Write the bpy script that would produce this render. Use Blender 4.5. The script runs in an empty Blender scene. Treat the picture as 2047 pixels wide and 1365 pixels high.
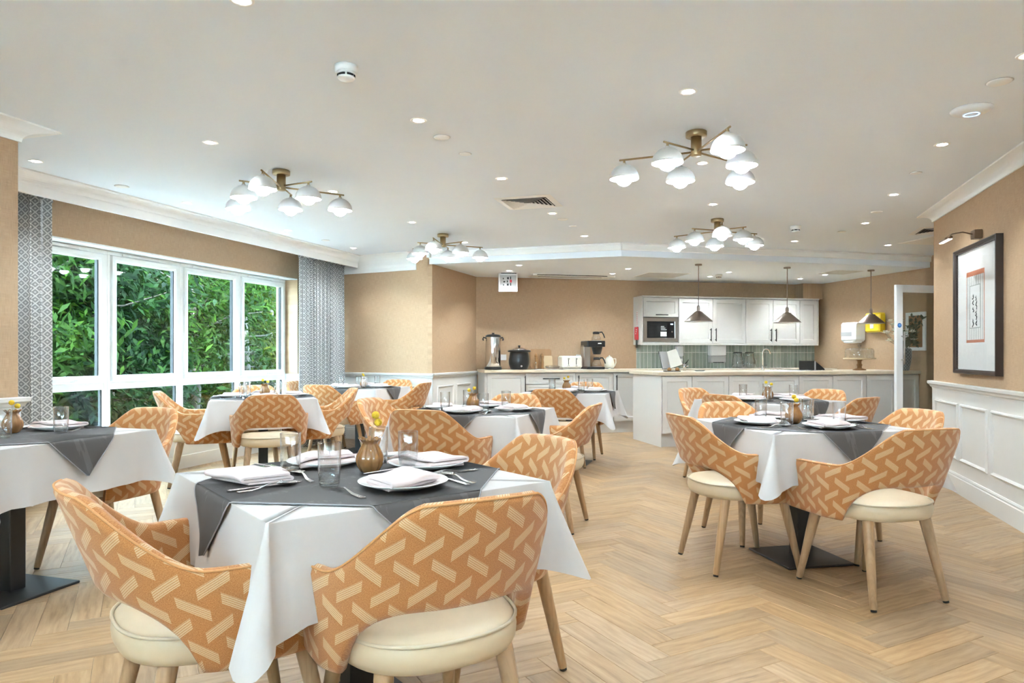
import bpy, bmesh, math, random
import numpy as np
from mathutils import Vector, Matrix
from mathutils.geometry import tessellate_polygon
random.seed(7); np.random.seed(7)
PI = math.pi
R = math.radians
scene = bpy.context.scene
COL = scene.collection

# ---------------------------------------------------------------- camera
cam_d = bpy.data.cameras.new('camera'); cam = bpy.data.objects.new('camera', cam_d); COL.objects.link(cam)
cam.location = (0, 0, 1.15); cam.rotation_euler = (PI/2, 0, R(16.945))
cam_d.sensor_width = 36; cam_d.lens = 1390/2047*36; cam_d.shift_y = 25.5/2047; cam_d.clip_start = .05; cam_d.clip_end = 200
scene.camera = cam
# ---------------------------------------------------------------- view, world, sun
scene.view_settings.view_transform = 'Standard'; scene.view_settings.look = 'None'
scene.view_settings.gamma = 1; scene.view_settings.use_curve_mapping = False
scene.view_settings.exposure = 1.03
try:
    scene.cycles.max_bounces = 8; scene.cycles.diffuse_bounces = 4; scene.cycles.glossy_bounces = 5
    scene.cycles.transparent_max_bounces = 16; scene.cycles.transmission_bounces = 6
    scene.cycles.caustics_reflective = False; scene.cycles.caustics_refractive = False
    scene.cycles.sample_clamp_indirect = 60; scene.cycles.use_light_tree = True
    scene.cycles.use_adaptive_sampling = True; scene.cycles.adaptive_threshold = .22; scene.cycles.adaptive_min_samples = 14
except Exception:
    pass
world = bpy.data.worlds.new('daylight'); scene.world = world; world.use_nodes = True
wn = world.node_tree.nodes; wl = world.node_tree.links
bg = wn['Background']; bg.inputs['Strength'].default_value = 22
bg.inputs['Color'].default_value = (.56, .80, 1.0, 1)
SPOT_W, GLOBE_E = 22, 52
sun_d = bpy.data.lights.new('sun', 'SUN'); sun_d.energy = 30; sun_d.angle = R(2); sun_d.color = (.86, .94, 1)
sun = bpy.data.objects.new('sun', sun_d); COL.objects.link(sun)
sun.rotation_euler = Vector((-.10, .55, -.83)).to_track_quat('-Z', 'Y').to_euler()   # runs along the window wall, falls on the added paving and the trees outside

# ---------------------------------------------------------------- mesh helpers
class MB:
    def __init__(self): self.v = []; self.f = []; self.uv = []; self.s = []; self.mi = []
    def add(self, vs, fs, smooth=False, uvs=None, M=None, mi=0):
        b = len(self.v)
        if M is not None: vs = [tuple(M @ Vector(p)) for p in vs]
        self.v += [tuple(p) for p in vs]
        self.uv += list(uvs) if uvs is not None else [(p[0], p[1]) for p in vs]
        self.f += [tuple(i+b for i in f) for f in fs]
        self.s += [smooth]*len(fs); self.mi += [mi]*len(fs)
        return self
    def box(self, x0, x1, y0, y1, z0, z1, M=None, ch=0, mi=0):
        if x0 > x1: x0, x1 = x1, x0
        if y0 > y1: y0, y1 = y1, y0
        if z0 > z1: z0, z1 = z1, z0
        if ch <= 0:
            vs = [(x, y, z) for z in (z0, z1) for y in (y0, y1) for x in (x0, x1)]
            return self.add(vs, [(0,2,3,1),(4,5,7,6),(0,1,5,4),(2,6,7,3),(0,4,6,2),(1,3,7,5)], M=M, mi=mi)
        c = min(ch, .49*min(x1-x0, y1-y0, z1-z0)); vs = []; idx = {}
        X = (x0, x1); Y = (y0, y1); Z = (z0, z1); sg = (1, -1)
        for i in (0,1):
            for j in (0,1):
                for k in (0,1):
                    a, b, d = X[i], Y[j], Z[k]
                    idx[i,j,k,0] = len(vs); vs.append((a, b+sg[j]*c, d+sg[k]*c))
                    idx[i,j,k,1] = len(vs); vs.append((a+sg[i]*c, b, d+sg[k]*c))
                    idx[i,j,k,2] = len(vs); vs.append((a+sg[i]*c, b+sg[j]*c, d))
        fs = []
        for i in (0,1): q = [idx[i,0,0,0], idx[i,0,1,0], idx[i,1,1,0], idx[i,1,0,0]]; fs.append(q if i == 0 else q[::-1])
        for j in (0,1): q = [idx[0,j,0,1], idx[1,j,0,1], idx[1,j,1,1], idx[0,j,1,1]]; fs.append(q if j == 0 else q[::-1])
        for k in (0,1): q = [idx[0,0,k,2], idx[0,1,k,2], idx[1,1,k,2], idx[1,0,k,2]]; fs.append(q if k == 0 else q[::-1])
        for i in (0,1):
            for j in (0,1):
                q = [idx[i,j,0,0], idx[i,j,0,1], idx[i,j,1,1], idx[i,j,1,0]]; fs.append(q if (i+j) % 2 else q[::-1])
                q = [idx[i,0,j,0], idx[i,0,j,2], idx[i,1,j,2], idx[i,1,j,0]]; fs.append(q[::-1] if (i+j) % 2 else q)
                q = [idx[0,i,j,1], idx[0,i,j,2], idx[1,i,j,2], idx[1,i,j,1]]; fs.append(q if (i+j) % 2 else q[::-1])
        for i in (0,1):
            for j in (0,1):
                for k in (0,1):
                    q = [idx[i,j,k,0], idx[i,j,k,1], idx[i,j,k,2]]; fs.append(q if (i+j+k) % 2 else q[::-1])
        return self.add(vs, fs, M=M, mi=mi)
    def lathe(self, prof, n=24, M=None, smooth=True, fr=None, mi=0, close=False):
        vs = []; fs = []; uvs = []; m = len(prof)
        for i in range(n):
            a = 2*PI*i/n; ca, sa = math.cos(a), math.sin(a)
            for j, (r, z) in enumerate(prof):
                if fr: r2, z2 = fr(r, z, a, j)
                else: r2, z2 = r, z
                vs.append((r2*ca, r2*sa, z2)); uvs.append((i/n, z))
        for i in range(n):
            k = (i+1) % n
            for j in range(m-1 if not close else m):
                l = (j+1) % m
                fs.append((i*m+j, k*m+j, k*m+l, i*m+l))
        if not close:
            if prof[0][0] > 1e-5: fs.append([i*m for i in range(n)][::-1])
            if prof[-1][0] > 1e-5: fs.append([i*m+m-1 for i in range(n)])
        return self.add(vs, fs, smooth, uvs, M, mi)
    def cyl(self, r, z0, z1, n=20, M=None, r1=None, smooth=True, x=0, y=0):
        r1 = r if r1 is None else r1
        c = min(.0015, abs(z1-z0)*.2)
        T = Matrix.Translation((x, y, 0)); M = T if M is None else M @ T
        return self.lathe([(r-c, z0), (r, z0+c), (r1, z1-c), (max(r1-c, 0), z1)], n, M, smooth)
    def tube(self, pts, r, n=8, M=None, cap=True, closed=False, mi=0):
        P = [Vector(p) for p in pts]; m = len(P); rr = r if hasattr(r, '__len__') else [r]*m
        vs = []; fs = []; up = None
        for i in range(m):
            if closed: t = P[(i+1) % m]-P[i-1]
            else: t = P[min(i+1, m-1)]-P[max(i-1, 0)]
            if t.length < 1e-9: t = Vector((0, 0, 1))
            t.normalize()
            if up is None:
                up = Vector((0, 0, 1)) if abs(t.z) < .9 else Vector((1, 0, 0))
            u = (up - t*up.dot(t)).normalized(); w = t.cross(u); up = u
            for k in range(n):
                a = 2*PI*k/n; vs.append(P[i] + (u*math.cos(a) + w*math.sin(a))*rr[i])
        for i in range(m if closed else m-1):
            j = (i+1) % m
            for k in range(n): l = (k+1) % n; fs.append((i*n+k, i*n+l, j*n+l, j*n+k))
        if cap and not closed: fs.append(list(range(n))[::-1]); fs.append([(m-1)*n+k for k in range(n)])
        return self.add(vs, fs, True, None, M, mi)
    def prism(self, poly, z0, z1, M=None, smooth=False, mi=0):
        n = len(poly)
        a = sum(poly[i][0]*poly[(i+1) % n][1]-poly[(i+1) % n][0]*poly[i][1] for i in range(n))
        if a < 0: poly = poly[::-1]
        vs = [(x, y, z0) for x, y in poly]+[(x, y, z1) for x, y in poly]
        tri = tessellate_polygon([[Vector((x, y, 0)) for x, y in poly]])
        fs = []
        for t in tri:
            (ax, ay), (bx, by), (cx, cy) = poly[t[0]], poly[t[1]], poly[t[2]]
            t = t if (bx-ax)*(cy-ay)-(cx-ax)*(by-ay) > 0 else t[::-1]
            fs.append(tuple(t[::-1])); fs.append(tuple(i+n for i in t))
        fs += [(i, (i+1) % n, (i+1) % n+n, i+n) for i in range(n)]
        return self.add(vs, fs, smooth, None, M, mi)
    def grid(self, fn, nu, nv, closed_u=False, uvs=None, smooth=True, M=None, flip=False, mi=0):
        vs = []; uv = []
        for i in range(nu):
            for j in range(nv):
                p = fn(i, j); vs.append(p[:3]); uv.append(p[3] if len(p) > 3 else (p[0], p[1]))
        fs = []
        for i in range(nu if closed_u else nu-1):
            k = (i+1) % nu
            for j in range(nv-1):
                q = (i*nv+j, k*nv+j, k*nv+j+1, i*nv+j+1); fs.append(q[::-1] if flip else q)
        return self.add(vs, fs, smooth, uv, M, mi)
    def sweep(self, prof, p0, p1, nrm, e0=0, e1=0):
        """profile of (out, z) extruded from p0 to p1; nrm points into the room; e0/e1 mitre (+: longer with out)"""
        d = Vector((p1[0]-p0[0], p1[1]-p0[1], 0)).normalized(); n = Vector((nrm[0], nrm[1], 0)).normalized()
        vs = []; m = len(prof)
        for (p, e, s) in ((p0, e0, -1), (p1, e1, 1)):
            for (o, z) in prof:
                q = Vector((p[0], p[1], 0))+n*o+d*(s*e*o); vs.append((q.x, q.y, z))
        fs = [(i, (i+1) % m, (i+1) % m+m, i+m) for i in range(m)]
        fs += [list(range(m))[::-1], [i+m for i in range(m)]]
        c = d.x*n.y-d.y*n.x
        if c < 0: fs = [f[::-1] for f in fs]
        return self.add(vs, fs)
    def build(self, name, mat, parent=None, loc=None, rz=None, label=None):
        me = bpy.data.meshes.new(name); me.from_pydata(self.v, [], self.f); me.validate(clean_customdata=False)
        if len(me.polygons) == len(self.f):
            me.polygons.foreach_set('use_smooth', self.s); me.polygons.foreach_set('material_index', self.mi)
        ul = me.uv_layers.new(name='UVMap')
        li = np.empty(len(me.loops), dtype=np.int32); me.loops.foreach_get('vertex_index', li)
        ul.data.foreach_set('uv', np.array(self.uv, dtype=np.float32)[li].ravel())
        mats = mat if isinstance(mat, (list, tuple)) else [mat]
        for m in mats: me.materials.append(m)
        me.update()
        o = bpy.data.objects.new(name, me); COL.objects.link(o)
        if parent is not None: o.parent = parent
        if loc is not None: o.location = loc
        if rz is not None: o.rotation_euler = (0, 0, rz)
        if label: o['label'] = label
        return o

def tag(o, label=None, cat=None, group=None, kind=None):
    if label: o['label'] = label
    if cat: o['category'] = cat
    if group: o['group'] = group
    if kind: o['kind'] = kind
    return o
def thing(name, label, cat, loc=(0, 0, 0), rz=0, group=None):
    o = bpy.data.objects.new(name, None); COL.objects.link(o); o.empty_display_size = .1
    o.location = loc; o.rotation_euler = (0, 0, rz)
    return tag(o, label, cat, group)
def struct(o): o['kind'] = 'structure'; return o
KIDS = {}
def copy_tree(o, label=None, group=None, loc=None, rz=None, parent=None):
    c = o.copy(); COL.objects.link(c)
    c.parent = parent
    if label: c['label'] = label
    if group: c['group'] = group
    if loc is not None: c.location = loc
    if rz is not None: c.rotation_euler = (0, 0, rz)
    for k in list(o.children): copy_tree(k, parent=c)
    return c
def T(x=0, y=0, z=0): return Matrix.Translation((x, y, z))
def RX(a): return Matrix.Rotation(a, 4, 'X')
def RY(a): return Matrix.Rotation(a, 4, 'Y')
def RZ(a): return Matrix.Rotation(a, 4, 'Z')
def sstep(a, b, x):
    t = min(1, max(0, (x-a)/(b-a))); return t*t*(3-2*t)
def lerp(a, b, t): return a+(b-a)*t

# ---------------------------------------------------------------- materials
class NT:
    def __init__(self, name):
        self.m = bpy.data.materials.new(name); self.m.use_nodes = True
        self.t = self.m.node_tree; self.n = self.t.nodes; self.l = self.t.links
        self.p = self.n['Principled BSDF']
    def node(self, typ, **kw):
        o = self.n.new(typ)
        for k, v in kw.items():
            if k in o.bl_rna.properties: setattr(o, k, v)
            else: o.inputs[k].default_value = v
        return o
    def link(self, a, b): self.l.new(a, b)
    def math(self, op, a, b=None, c=None):
        o = self.n.new('ShaderNodeMath'); o.operation = op
        for i, x in enumerate((a, b, c)):
            if x is None: continue
            if isinstance(x, (int, float)): o.inputs[i].default_value = x
            else: self.l.new(x, o.inputs[i])
        return o.outputs[0]
    def mix(self, f, a, b, blend='MIX'):
        o = self.n.new('ShaderNodeMix'); o.data_type = 'RGBA'; o.blend_type = blend
        for s, x in ((o.inputs['Factor'], f), (o.inputs['A'], a), (o.inputs['B'], b)):
            if isinstance(x, (int, float)): s.default_value = x
            elif isinstance(x, tuple): s.default_value = x if len(x) == 4 else x+(1,)
            else: self.l.new(x, s)
        return o.outputs['Result']
    def ramp(self, f, stops):
        o = self.n.new('ShaderNodeValToRGB'); e = o.color_ramp.elements
        while len(e) < len(stops): e.new(.5)
        for i, (p, c) in enumerate(stops):
            e[i].position = p; e[i].color = c if len(c) == 4 else tuple(c)+(1,)
        self.l.new(f, o.inputs[0]); return o.outputs[0]
    def coord(self, kind='Object', scale=(1, 1, 1)):
        tc = self.n.new('ShaderNodeTexCoord'); mp = self.n.new('ShaderNodeMapping'); mp.inputs['Scale'].default_value = scale
        self.l.new(tc.outputs[kind], mp.inputs['Vector']); return mp.outputs[0]
    def noise(self, vec, scale, detail=3, rough=.5):
        o = self.n.new('ShaderNodeTexNoise'); o.inputs['Scale'].default_value = scale; o.inputs['Detail'].default_value = detail; o.inputs['Roughness'].default_value = rough
        if vec is not None: self.l.new(vec, o.inputs['Vector'])
        return o.outputs['Fac']
    def bump(self, h, strength=.3, dist=.002):
        b = self.n.new('ShaderNodeBump'); b.inputs['Strength'].default_value = strength; b.inputs['Distance'].default_value = dist
        self.l.new(h, b.inputs['Height']); self.l.new(b.outputs[0], self.p.inputs['Normal'])
    def set(self, **kw):
        for k, v in kw.items():
            s = self.p.inputs[k.replace('_', ' ')]
            if isinstance(v, (int, float)): s.default_value = v
            elif isinstance(v, tuple): s.default_value = v if len(v) == 4 else v+(1,)
            else: self.l.new(v, s)
        return self

def plain(name, col, rough=.5, metal=0, var=.06, scale=12, bump=0, **kw):
    """principled with a little procedural tone variation"""
    t = NT(name); v = t.coord('Object')
    f = t.noise(v, scale, 3)
    a = tuple(c*(1-var) for c in col); b = tuple(min(1, c*(1+var)) for c in col)
    t.set(Base_Color=t.mix(f, a, b), Roughness=rough, Metallic=metal, **kw)
    if bump: t.bump(t.noise(v, scale*12, 2), bump, .001)
    return t.m
M = {}
M['ceiling'] = plain('ceiling_paint', (.80, .86, .93), .7, var=.012, scale=3)
M['white'] = plain('white_gloss_paint', (.86, .86, .855), .38, var=.012)
M['panel'] = plain('pale_grey_paint', (.655, .63, .595), .42, var=.015)
M['cab'] = plain('cabinet_paint', (.58, .547, .507), .42, var=.015)
M['upvc'] = plain('white_window_plastic', (.82, .83, .82), .3, var=.01)
M['black'] = plain('black_powder_coat', (.014, .014, .015), .45, var=.2, scale=80, bump=.1)
M['rubber'] = plain('black_rubber', (.012, .012, .012), .6)
M['blackpl'] = plain('black_plastic', (.012, .012, .013), .28)
M['steel'] = plain('polished_steel', (.72, .70, .68), .16, 1, var=.04)
M['brushed'] = plain('brushed_steel', (.55, .53, .50), .32, 1, var=.05)
M['brass'] = plain('antique_brass', (.40, .30, .17), .36, 1, var=.08)
M['bronze'] = plain('bronze_metal', (.20, .13, .09), .35, 1, var=.1)
M['nickel'] = plain('aged_nickel', (.30, .245, .215), .38, 1, var=.1)
M['gunmetal'] = plain('dark_handle_metal', (.05, .045, .04), .35, 1, var=.1)
M['shade'] = plain('shade_enamel', (.56, .545, .53), .3, var=.02)
M['plate'] = plain('white_china', (.80, .79, .78), .12, var=.01)
M['plastic'] = plain('white_plastic', (.76, .75, .74), .35, var=.015)
M['plasticgrey'] = plain('grey_plastic', (.42, .41, .41), .4, var=.02)
M['red'] = plain('red_plastic', (.62, .02, .03), .35)
M['yellow'] = plain('yellow_plastic', (.80, .58, .02), .35)
M['blue'] = plain('blue_sticker', (.02, .16, .55), .4)
M['bluelight'] = plain('pale_blue_sticker', (.10, .36, .80), .4)
M['leather'] = plain('cream_leather', (.60, .475, .32), .42, var=.04, scale=30, bump=.15)
M['pipe'] = plain('cream_piping', (.56, .465, .33), .45, var=.03)
M['nap'] = plain('blush_napkin', (.66, .545, .525), .85, var=.03, scale=25, bump=.15)
M['card'] = plain('paper', (.80, .79, .77), .8, var=.01)
M['paper2'] = plain('cream_page', (.78, .75, .68), .8, var=.02)
M['wood2'] = plain('turned_wood', (.33, .16, .055), .4, var=.25, scale=9)
M['boardw'] = plain('board_wood', (.36, .20, .09), .5, var=.25, scale=7)
M['lightwood'] = plain('light_board_wood', (.60, .44, .26), .5, var=.12, scale=7)
M['cream'] = plain('cream_enamel', (.70, .66, .56), .3, var=.02)
M['leafd'] = plain('dried_leaf', (.10, .13, .08), .6, var=.3)
M['petal'] = plain('white_petal', (.80, .76, .62), .6, var=.06)
M['stem'] = plain('flower_stem', (.30, .25, .14), .6, var=.2)
M['joint'] = plain('floor_joint', (.22, .17, .12), .8)
M['soil'] = plain('garden_soil', (.05, .05, .025), .9, var=.4)
M['bark'] = plain('tree_bark', (.06, .05, .04), .8, var=.35, scale=10)
M['slot'] = plain('dark_slot', (.012, .012, .012), .7)
M['grille'] = plain('grille_metal', (.55, .55, .54), .5, var=.02)
M['lip'] = plain('dark_board_back', (.06, .05, .05), .6)

def wallpaper():
    t = NT('woven_wallpaper'); tc = t.n.new('ShaderNodeTexCoord')
    def mp(sc):
        m = t.n.new('ShaderNodeMapping'); m.inputs['Scale'].default_value = sc; t.link(tc.outputs['UV'], m.inputs['Vector']); return m.outputs[0]
    a = t.noise(mp((420, 14, 1)), 1, 3, .6); b = t.noise(mp((14, 420, 1)), 1, 3, .6)
    c = t.noise(mp((3, 3, 1)), 1, 3)
    w = t.math('ADD', t.math('MULTIPLY', a, .55), t.math('MULTIPLY', b, .45))
    col = t.ramp(w, [(.30, (.335, .215, .122)), (.5, (.455, .30, .178)), (.72, (.585, .41, .26))])
    col = t.mix(t.math('MULTIPLY', c, .22), col, (.475, .335, .21))
    t.set(Base_Color=col, Roughness=.75); t.bump(w, .25, .002); return t.m
M['wall'] = wallpaper()

def oak(name, tones, uvscale=1.0, rough=.42, rnd=True):
    t = NT(name); uv = t.n.new('ShaderNodeUVMap'); uv.uv_map = 'UVMap'
    oi = t.n.new('ShaderNodeObjectInfo'); at = t.n.new('ShaderNodeAttribute'); at.attribute_name = 'rnd'
    r = t.math('FRACT', t.math('ADD', oi.outputs['Random'], at.outputs['Fac']))
    off = t.n.new('ShaderNodeCombineXYZ')
    t.link(t.math('MULTIPLY', r, 37.0), off.inputs[0]); t.link(t.math('MULTIPLY', r, 91.0), off.inputs[1])
    va = t.n.new('ShaderNodeVectorMath'); va.operation = 'ADD'; t.link(uv.outputs[0], va.inputs[0]); t.link(off.outputs[0], va.inputs[1])
    def mp(sc):
        m = t.n.new('ShaderNodeMapping'); m.inputs['Scale'].default_value = sc; t.link(va.outputs[0], m.inputs['Vector']); return m.outputs[0]
    big = t.noise(mp((3.0*uvscale, 22*uvscale, 1)), 1, 5, .62)
    fine = t.noise(mp((7*uvscale, 110*uvscale, 1)), 1, 4, .65)
    wv = t.n.new('ShaderNodeTexWave'); wv.wave_type = 'BANDS'; wv.bands_direction = 'Y'; wv.inputs['Scale'].default_value = 8*uvscale
    wv.inputs['Distortion'].default_value = 9; wv.inputs['Detail'].default_value = 3; wv.inputs['Detail Scale'].default_value = 1.2
    t.link(mp((.35, 1, 1)), wv.inputs['Vector'])
    g = t.math('ADD', t.math('MULTIPLY', big, .55), t.math('ADD', t.math('MULTIPLY', fine, .35), t.math('MULTIPLY', wv.outputs['Fac'], .10)))
    col = t.ramp(g, tones)
    if rnd:
        hv = t.n.new('ShaderNodeHueSaturation'); t.link(col, hv.inputs['Color'])
        t.link(t.math('ADD', .84, t.math('MULTIPLY', r, .30)), hv.inputs['Value'])
        t.link(t.math('ADD', .93, t.math('MULTIPLY', t.math('FRACT', t.math('MULTIPLY', r, 7.3)), .14)), hv.inputs['Saturation']); col = hv.outputs[0]
    t.set(Base_Color=col, Roughness=rough); t.bump(fine, .12, .001); return t.m
M['oak'] = oak('oak_plank', [(.28, (.19, .112, .052)), (.42, (.325, .203, .104)), (.54, (.388, .252, .135)), (.72, (.465, .318, .184))], rough=.40)
M['leg'] = oak('chair_leg_wood', [(.3, (.27, .165, .085)), (.5, (.40, .255, .14)), (.7, (.47, .31, .175))], 1.5, .45)
M['worktop'] = oak('pale_wood_worktop', [(.3, (.52, .42, .30)), (.5, (.62, .51, .38)), (.7, (.68, .57, .44))], .8, .35, False)

def fabric():
    t = NT('chair_fabric'); uv = t.n.new('ShaderNodeUVMap'); uv.uv_map = 'UVMap'
    sp = t.n.new('ShaderNodeSeparateXYZ'); t.link(uv.outputs[0], sp.inputs[0]); u, v = sp.outputs[0], sp.outputs[1]
    PX, PY = .079, .110       # pitch along, pitch of two rows
    def motif(du, dv, sign):
        x = t.math('SUBTRACT', t.math('FRACT', t.math('ADD', t.math('DIVIDE', u, PX), du)), .5)
        y = t.math('SUBTRACT', t.math('FRACT', t.math('ADD', t.math('DIVIDE', v, PY), dv)), .5)
        x = t.math('MULTIPLY', x, PX); y = t.math('MULTIPLY', y, PY)
        q = t.math('SUBTRACT', y, t.math('MULTIPLY', x, sign*.72))
        inx = t.math('LESS_THAN', t.math('ABSOLUTE', x), .0285); iny = t.math('LESS_THAN', t.math('ABSOLUTE', q), .0138)
        st = t.math('LESS_THAN', t.math('FRACT', t.math('ADD', t.math('DIVIDE', q, .0055), .5+.17)), .66)
        return t.math('MULTIPLY', t.math('MULTIPLY', inx, iny), t.math('ADD', .10, t.math('MULTIPLY', st, .90)))
    mo = t.math('MAXIMUM', motif(0, 0, 1), motif(.5, .5, -1))
    vec = uv.outputs[0]
    m1 = t.n.new('ShaderNodeMapping'); m1.inputs['Scale'].default_value = (900, 330, 1); t.link(vec, m1.inputs['Vector'])
    m2 = t.n.new('ShaderNodeMapping'); m2.inputs['Scale'].default_value = (330, 900, 1); t.link(vec, m2.inputs['Vector'])
    w = t.math('ADD', t.math('MULTIPLY', t.noise(m1.outputs[0], 1, 2, .7), .5), t.math('MULTIPLY', t.noise(m2.outputs[0], 1, 2, .7), .5))
    base = t.ramp(w, [(.34, (.25, .083, .016)), (.5, (.45, .178, .046)), (.68, (.60, .305, .105))])
    lite = t.ramp(w, [(.3, (.52, .325, .16)), (.6, (.64, .44, .255))])
    t.set(Base_Color=t.mix(mo, base, lite), Roughness=.85, Sheen_Weight=.25, Sheen_Roughness=.5)
    t.bump(t.math('ADD', w, t.math('MULTIPLY', mo, .3)), .35, .0015); return t.m
M['fabric'] = fabric()
M['fabpipe'] = plain('orange_piping', (.56, .27, .10), .7, var=.15, scale=120)

def cloth(name, col, lift=0):
    t = NT(name); v = t.coord('UV')
    f = t.noise(v, 700, 2); col2 = tuple(min(1, c*1.04) for c in col)
    c = t.mix(f, col, col2)
    if lift:
        vo = t.n.new('ShaderNodeTexVoronoi'); vo.feature = 'SMOOTH_F1'; vo.inputs['Scale'].default_value = 11; t.link(v, vo.inputs['Vector'])
        n2 = t.noise(v, 38, 3, .6)
        spray = t.math('MULTIPLY', t.math('GREATER_THAN', n2, .56), t.math('LESS_THAN', vo.outputs['Distance'], .32))
        c = t.mix(t.math('MULTIPLY', spray, .55), c, tuple(x*lift for x in col))
    t.set(Base_Color=c, Roughness=.85, Sheen_Weight=.03, Specular_IOR_Level=.2); t.bump(f, .1, .0006); return t.m
M['cloth'] = cloth('white_table_linen', (.51, .48, .462))
M['overlay'] = cloth('grey_jacquard_linen', (.088, .081, .079), 1.6)
M['hem'] = plain('grey_hem', (.27, .26, .265), .8, var=.08)

def curtain():
    t = NT('lattice_curtain'); uv = t.n.new('ShaderNodeUVMap'); uv.uv_map = 'UVMap'
    sp = t.n.new('ShaderNodeSeparateXYZ'); t.link(uv.outputs[0], sp.inputs[0])
    u = t.math('DIVIDE', sp.outputs[0], .062); v = t.math('DIVIDE', sp.outputs[1], .058)
    def line(x, w): return t.math('GREATER_THAN', t.math('ABSOLUTE', t.math('SUBTRACT', t.math('FRACT', x), .5)), .5-w)
    a, b = t.math('ADD', u, v), t.math('SUBTRACT', u, v)
    lat = t.math('MAXIMUM', line(a, .10), line(b, .10))
    fa = t.math('ABSOLUTE', t.math('SUBTRACT', t.math('FRACT', a), .5)); fb = t.math('ABSOLUTE', t.math('SUBTRACT', t.math('FRACT', b), .5))
    dia = t.math('LESS_THAN', t.math('MAXIMUM', fa, fb), .15)
    m = t.math('MAXIMUM', lat, t.math('MULTIPLY', dia, .8))
    n = t.noise(uv.outputs[0], 500, 2)
    base = t.mix(n, (.25, .25, .255), (.34, .34, .345))
    t.set(Base_Color=t.mix(m, base, (.70, .70, .69)), Roughness=.85, Sheen_Weight=.2); t.bump(n, .2, .001)
    return t.m
M['curtain'] = curtain()

def thin_glass(name, tint=(.97, .985, .98), refl=1.0, rough=.01, edge=.30, pw=4.0):
    t = NT(name); t.n.remove(t.p); out = t.n['Material Output']
    tr = t.n.new('ShaderNodeBsdfTransparent'); tr.inputs[0].default_value = tint+(1,)
    gl = t.n.new('ShaderNodeBsdfGlossy'); gl.inputs['Roughness'].default_value = rough
    lw = t.n.new('ShaderNodeLayerWeight'); lw.inputs['Blend'].default_value = .5
    v = t.coord('Object'); nz = t.noise(v, 2.0, 1)
    f = t.math('ADD', .045*refl, t.math('MULTIPLY', t.math('POWER', lw.outputs['Facing'], pw), t.math('ADD', edge*refl, t.math('MULTIPLY', nz, .05))))
    mx = t.n.new('ShaderNodeMixShader'); t.link(f, mx.inputs[0]); t.link(tr.outputs[0], mx.inputs[1]); t.link(gl.outputs[0], mx.inputs[2])
    t.link(mx.outputs[0], out.inputs[0]); return t.m
M['pane'] = thin_glass('window_glass', (.93, .965, .95), .55)
M['tumbler'] = thin_glass('tumbler_glass', (.968, .973, .973), 1.6, edge=.55, pw=2.2)
M['doorglass'] = thin_glass('door_glass', (.86, .88, .87), 1.3)
M['clear'] = thin_glass('clear_dome_glass', (.985, .99, .99), 1.0, edge=.35, pw=2.5)
M['pglass'] = thin_glass('picture_glass', (.97, .97, .97), .6)
M['thick'] = thin_glass('thick_glass', (.93, .94, .94), 1.8, edge=.40, pw=2)
t_ = NT('smoked_brown_glass'); f_ = t_.noise(t_.coord('Object'), 30, 2)
t_.set(Base_Color=t_.mix(f_, (.19, .075, .018), (.32, .150, .045)), Roughness=.1, Coat_Weight=.6, Specular_IOR_Level=.7); M['vase'] = t_.m
t_ = NT('yellow_ball_flower'); f_ = t_.noise(t_.coord('Object'), 260, 2)
t_.set(Base_Color=t_.mix(f_, (.46, .26, .008), (.82, .56, .03)), Roughness=.8); t_.bump(f_, .9, .003); M['billy'] = t_.m
t_ = NT('glazed_green_tile'); oi = t_.n.new('ShaderNodeObjectInfo'); f_ = t_.noise(t_.coord('Object'), 14, 3)
c_ = t_.mix(t_.math('ADD', t_.math('MULTIPLY', oi.outputs['Random'], .7), t_.math('MULTIPLY', f_, .3)), (.26, .30, .255), (.40, .44, .385))
t_.set(Base_Color=c_, Roughness=.18, Coat_Weight=.3); t_.bump(f_, .08, .002); M['tile'] = t_.m
M['grout'] = plain('pale_grout', (.74, .73, .68), .8)
def emit(name, col, e):
    t = NT(name); f = t.noise(t.coord('Object'), 3, 1)
    t.set(Base_Color=(.8, .8, .8), Emission_Color=t.mix(f, col, tuple(min(1, c*1.01) for c in col)), Emission_Strength=e); return t.m
M['globe'] = emit('lit_opal_globe', (.74, .90, 1), GLOBE_E)
M['led'] = emit('lit_downlight_lens', (1, .98, .95), 30)
M['led'].cycles.emission_sampling = 'NONE'   # the beam itself is the spot in each fitting
M['blueled'] = emit('blue_status_ring', (.25, .55, 1), 1.5)
M['lcd'] = emit('lit_display', (.55, .75, 1), 1.2)
def leafmat(name, a, b):
    t = NT(name); at = t.n.new('ShaderNodeAttribute'); at.attribute_name = 'rnd'
    f = t.noise(t.coord('Object'), 30, 2)
    c = t.mix(at.outputs['Fac'], a, b); c = t.mix(t.math('MULTIPLY', f, .4), c, tuple(x*.6 for x in a))
    t.set(Base_Color=c, Roughness=.65, Specular_IOR_Level=.06)
    tl = t.n.new('ShaderNodeBsdfTranslucent'); t.link(c, tl.inputs[0]); mx = t.n.new('ShaderNodeMixShader'); mx.inputs[0].default_value = .3
    out = t.n['Material Output']; t.link(t.p.outputs[0], mx.inputs[1]); t.link(tl.outputs[0], mx.inputs[2]); t.link(mx.outputs[0], out.inputs[0])
    return t.m
M['leaf1'] = leafmat('bright_leaf', (.005, .018, .0016), (.022, .054, .0042))
M['leaf2'] = leafmat('deep_leaf', (.0018, .009, .0018), (.009, .030, .0054))
M['leaf3'] = leafmat('yellow_green_leaf', (.011, .024, .0018), (.048, .062, .0046))
M['darkwood'] = plain('dark_frame_wood', (.035, .020, .015), .35, var=.2)
M['orange'] = plain('printed_orange', (.52, .17, .08), .7)
M['sage'] = plain('printed_grey_green', (.36, .38, .35), .7)
M['ink'] = plain('black_ink', (.03, .035, .04), .7)
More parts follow.
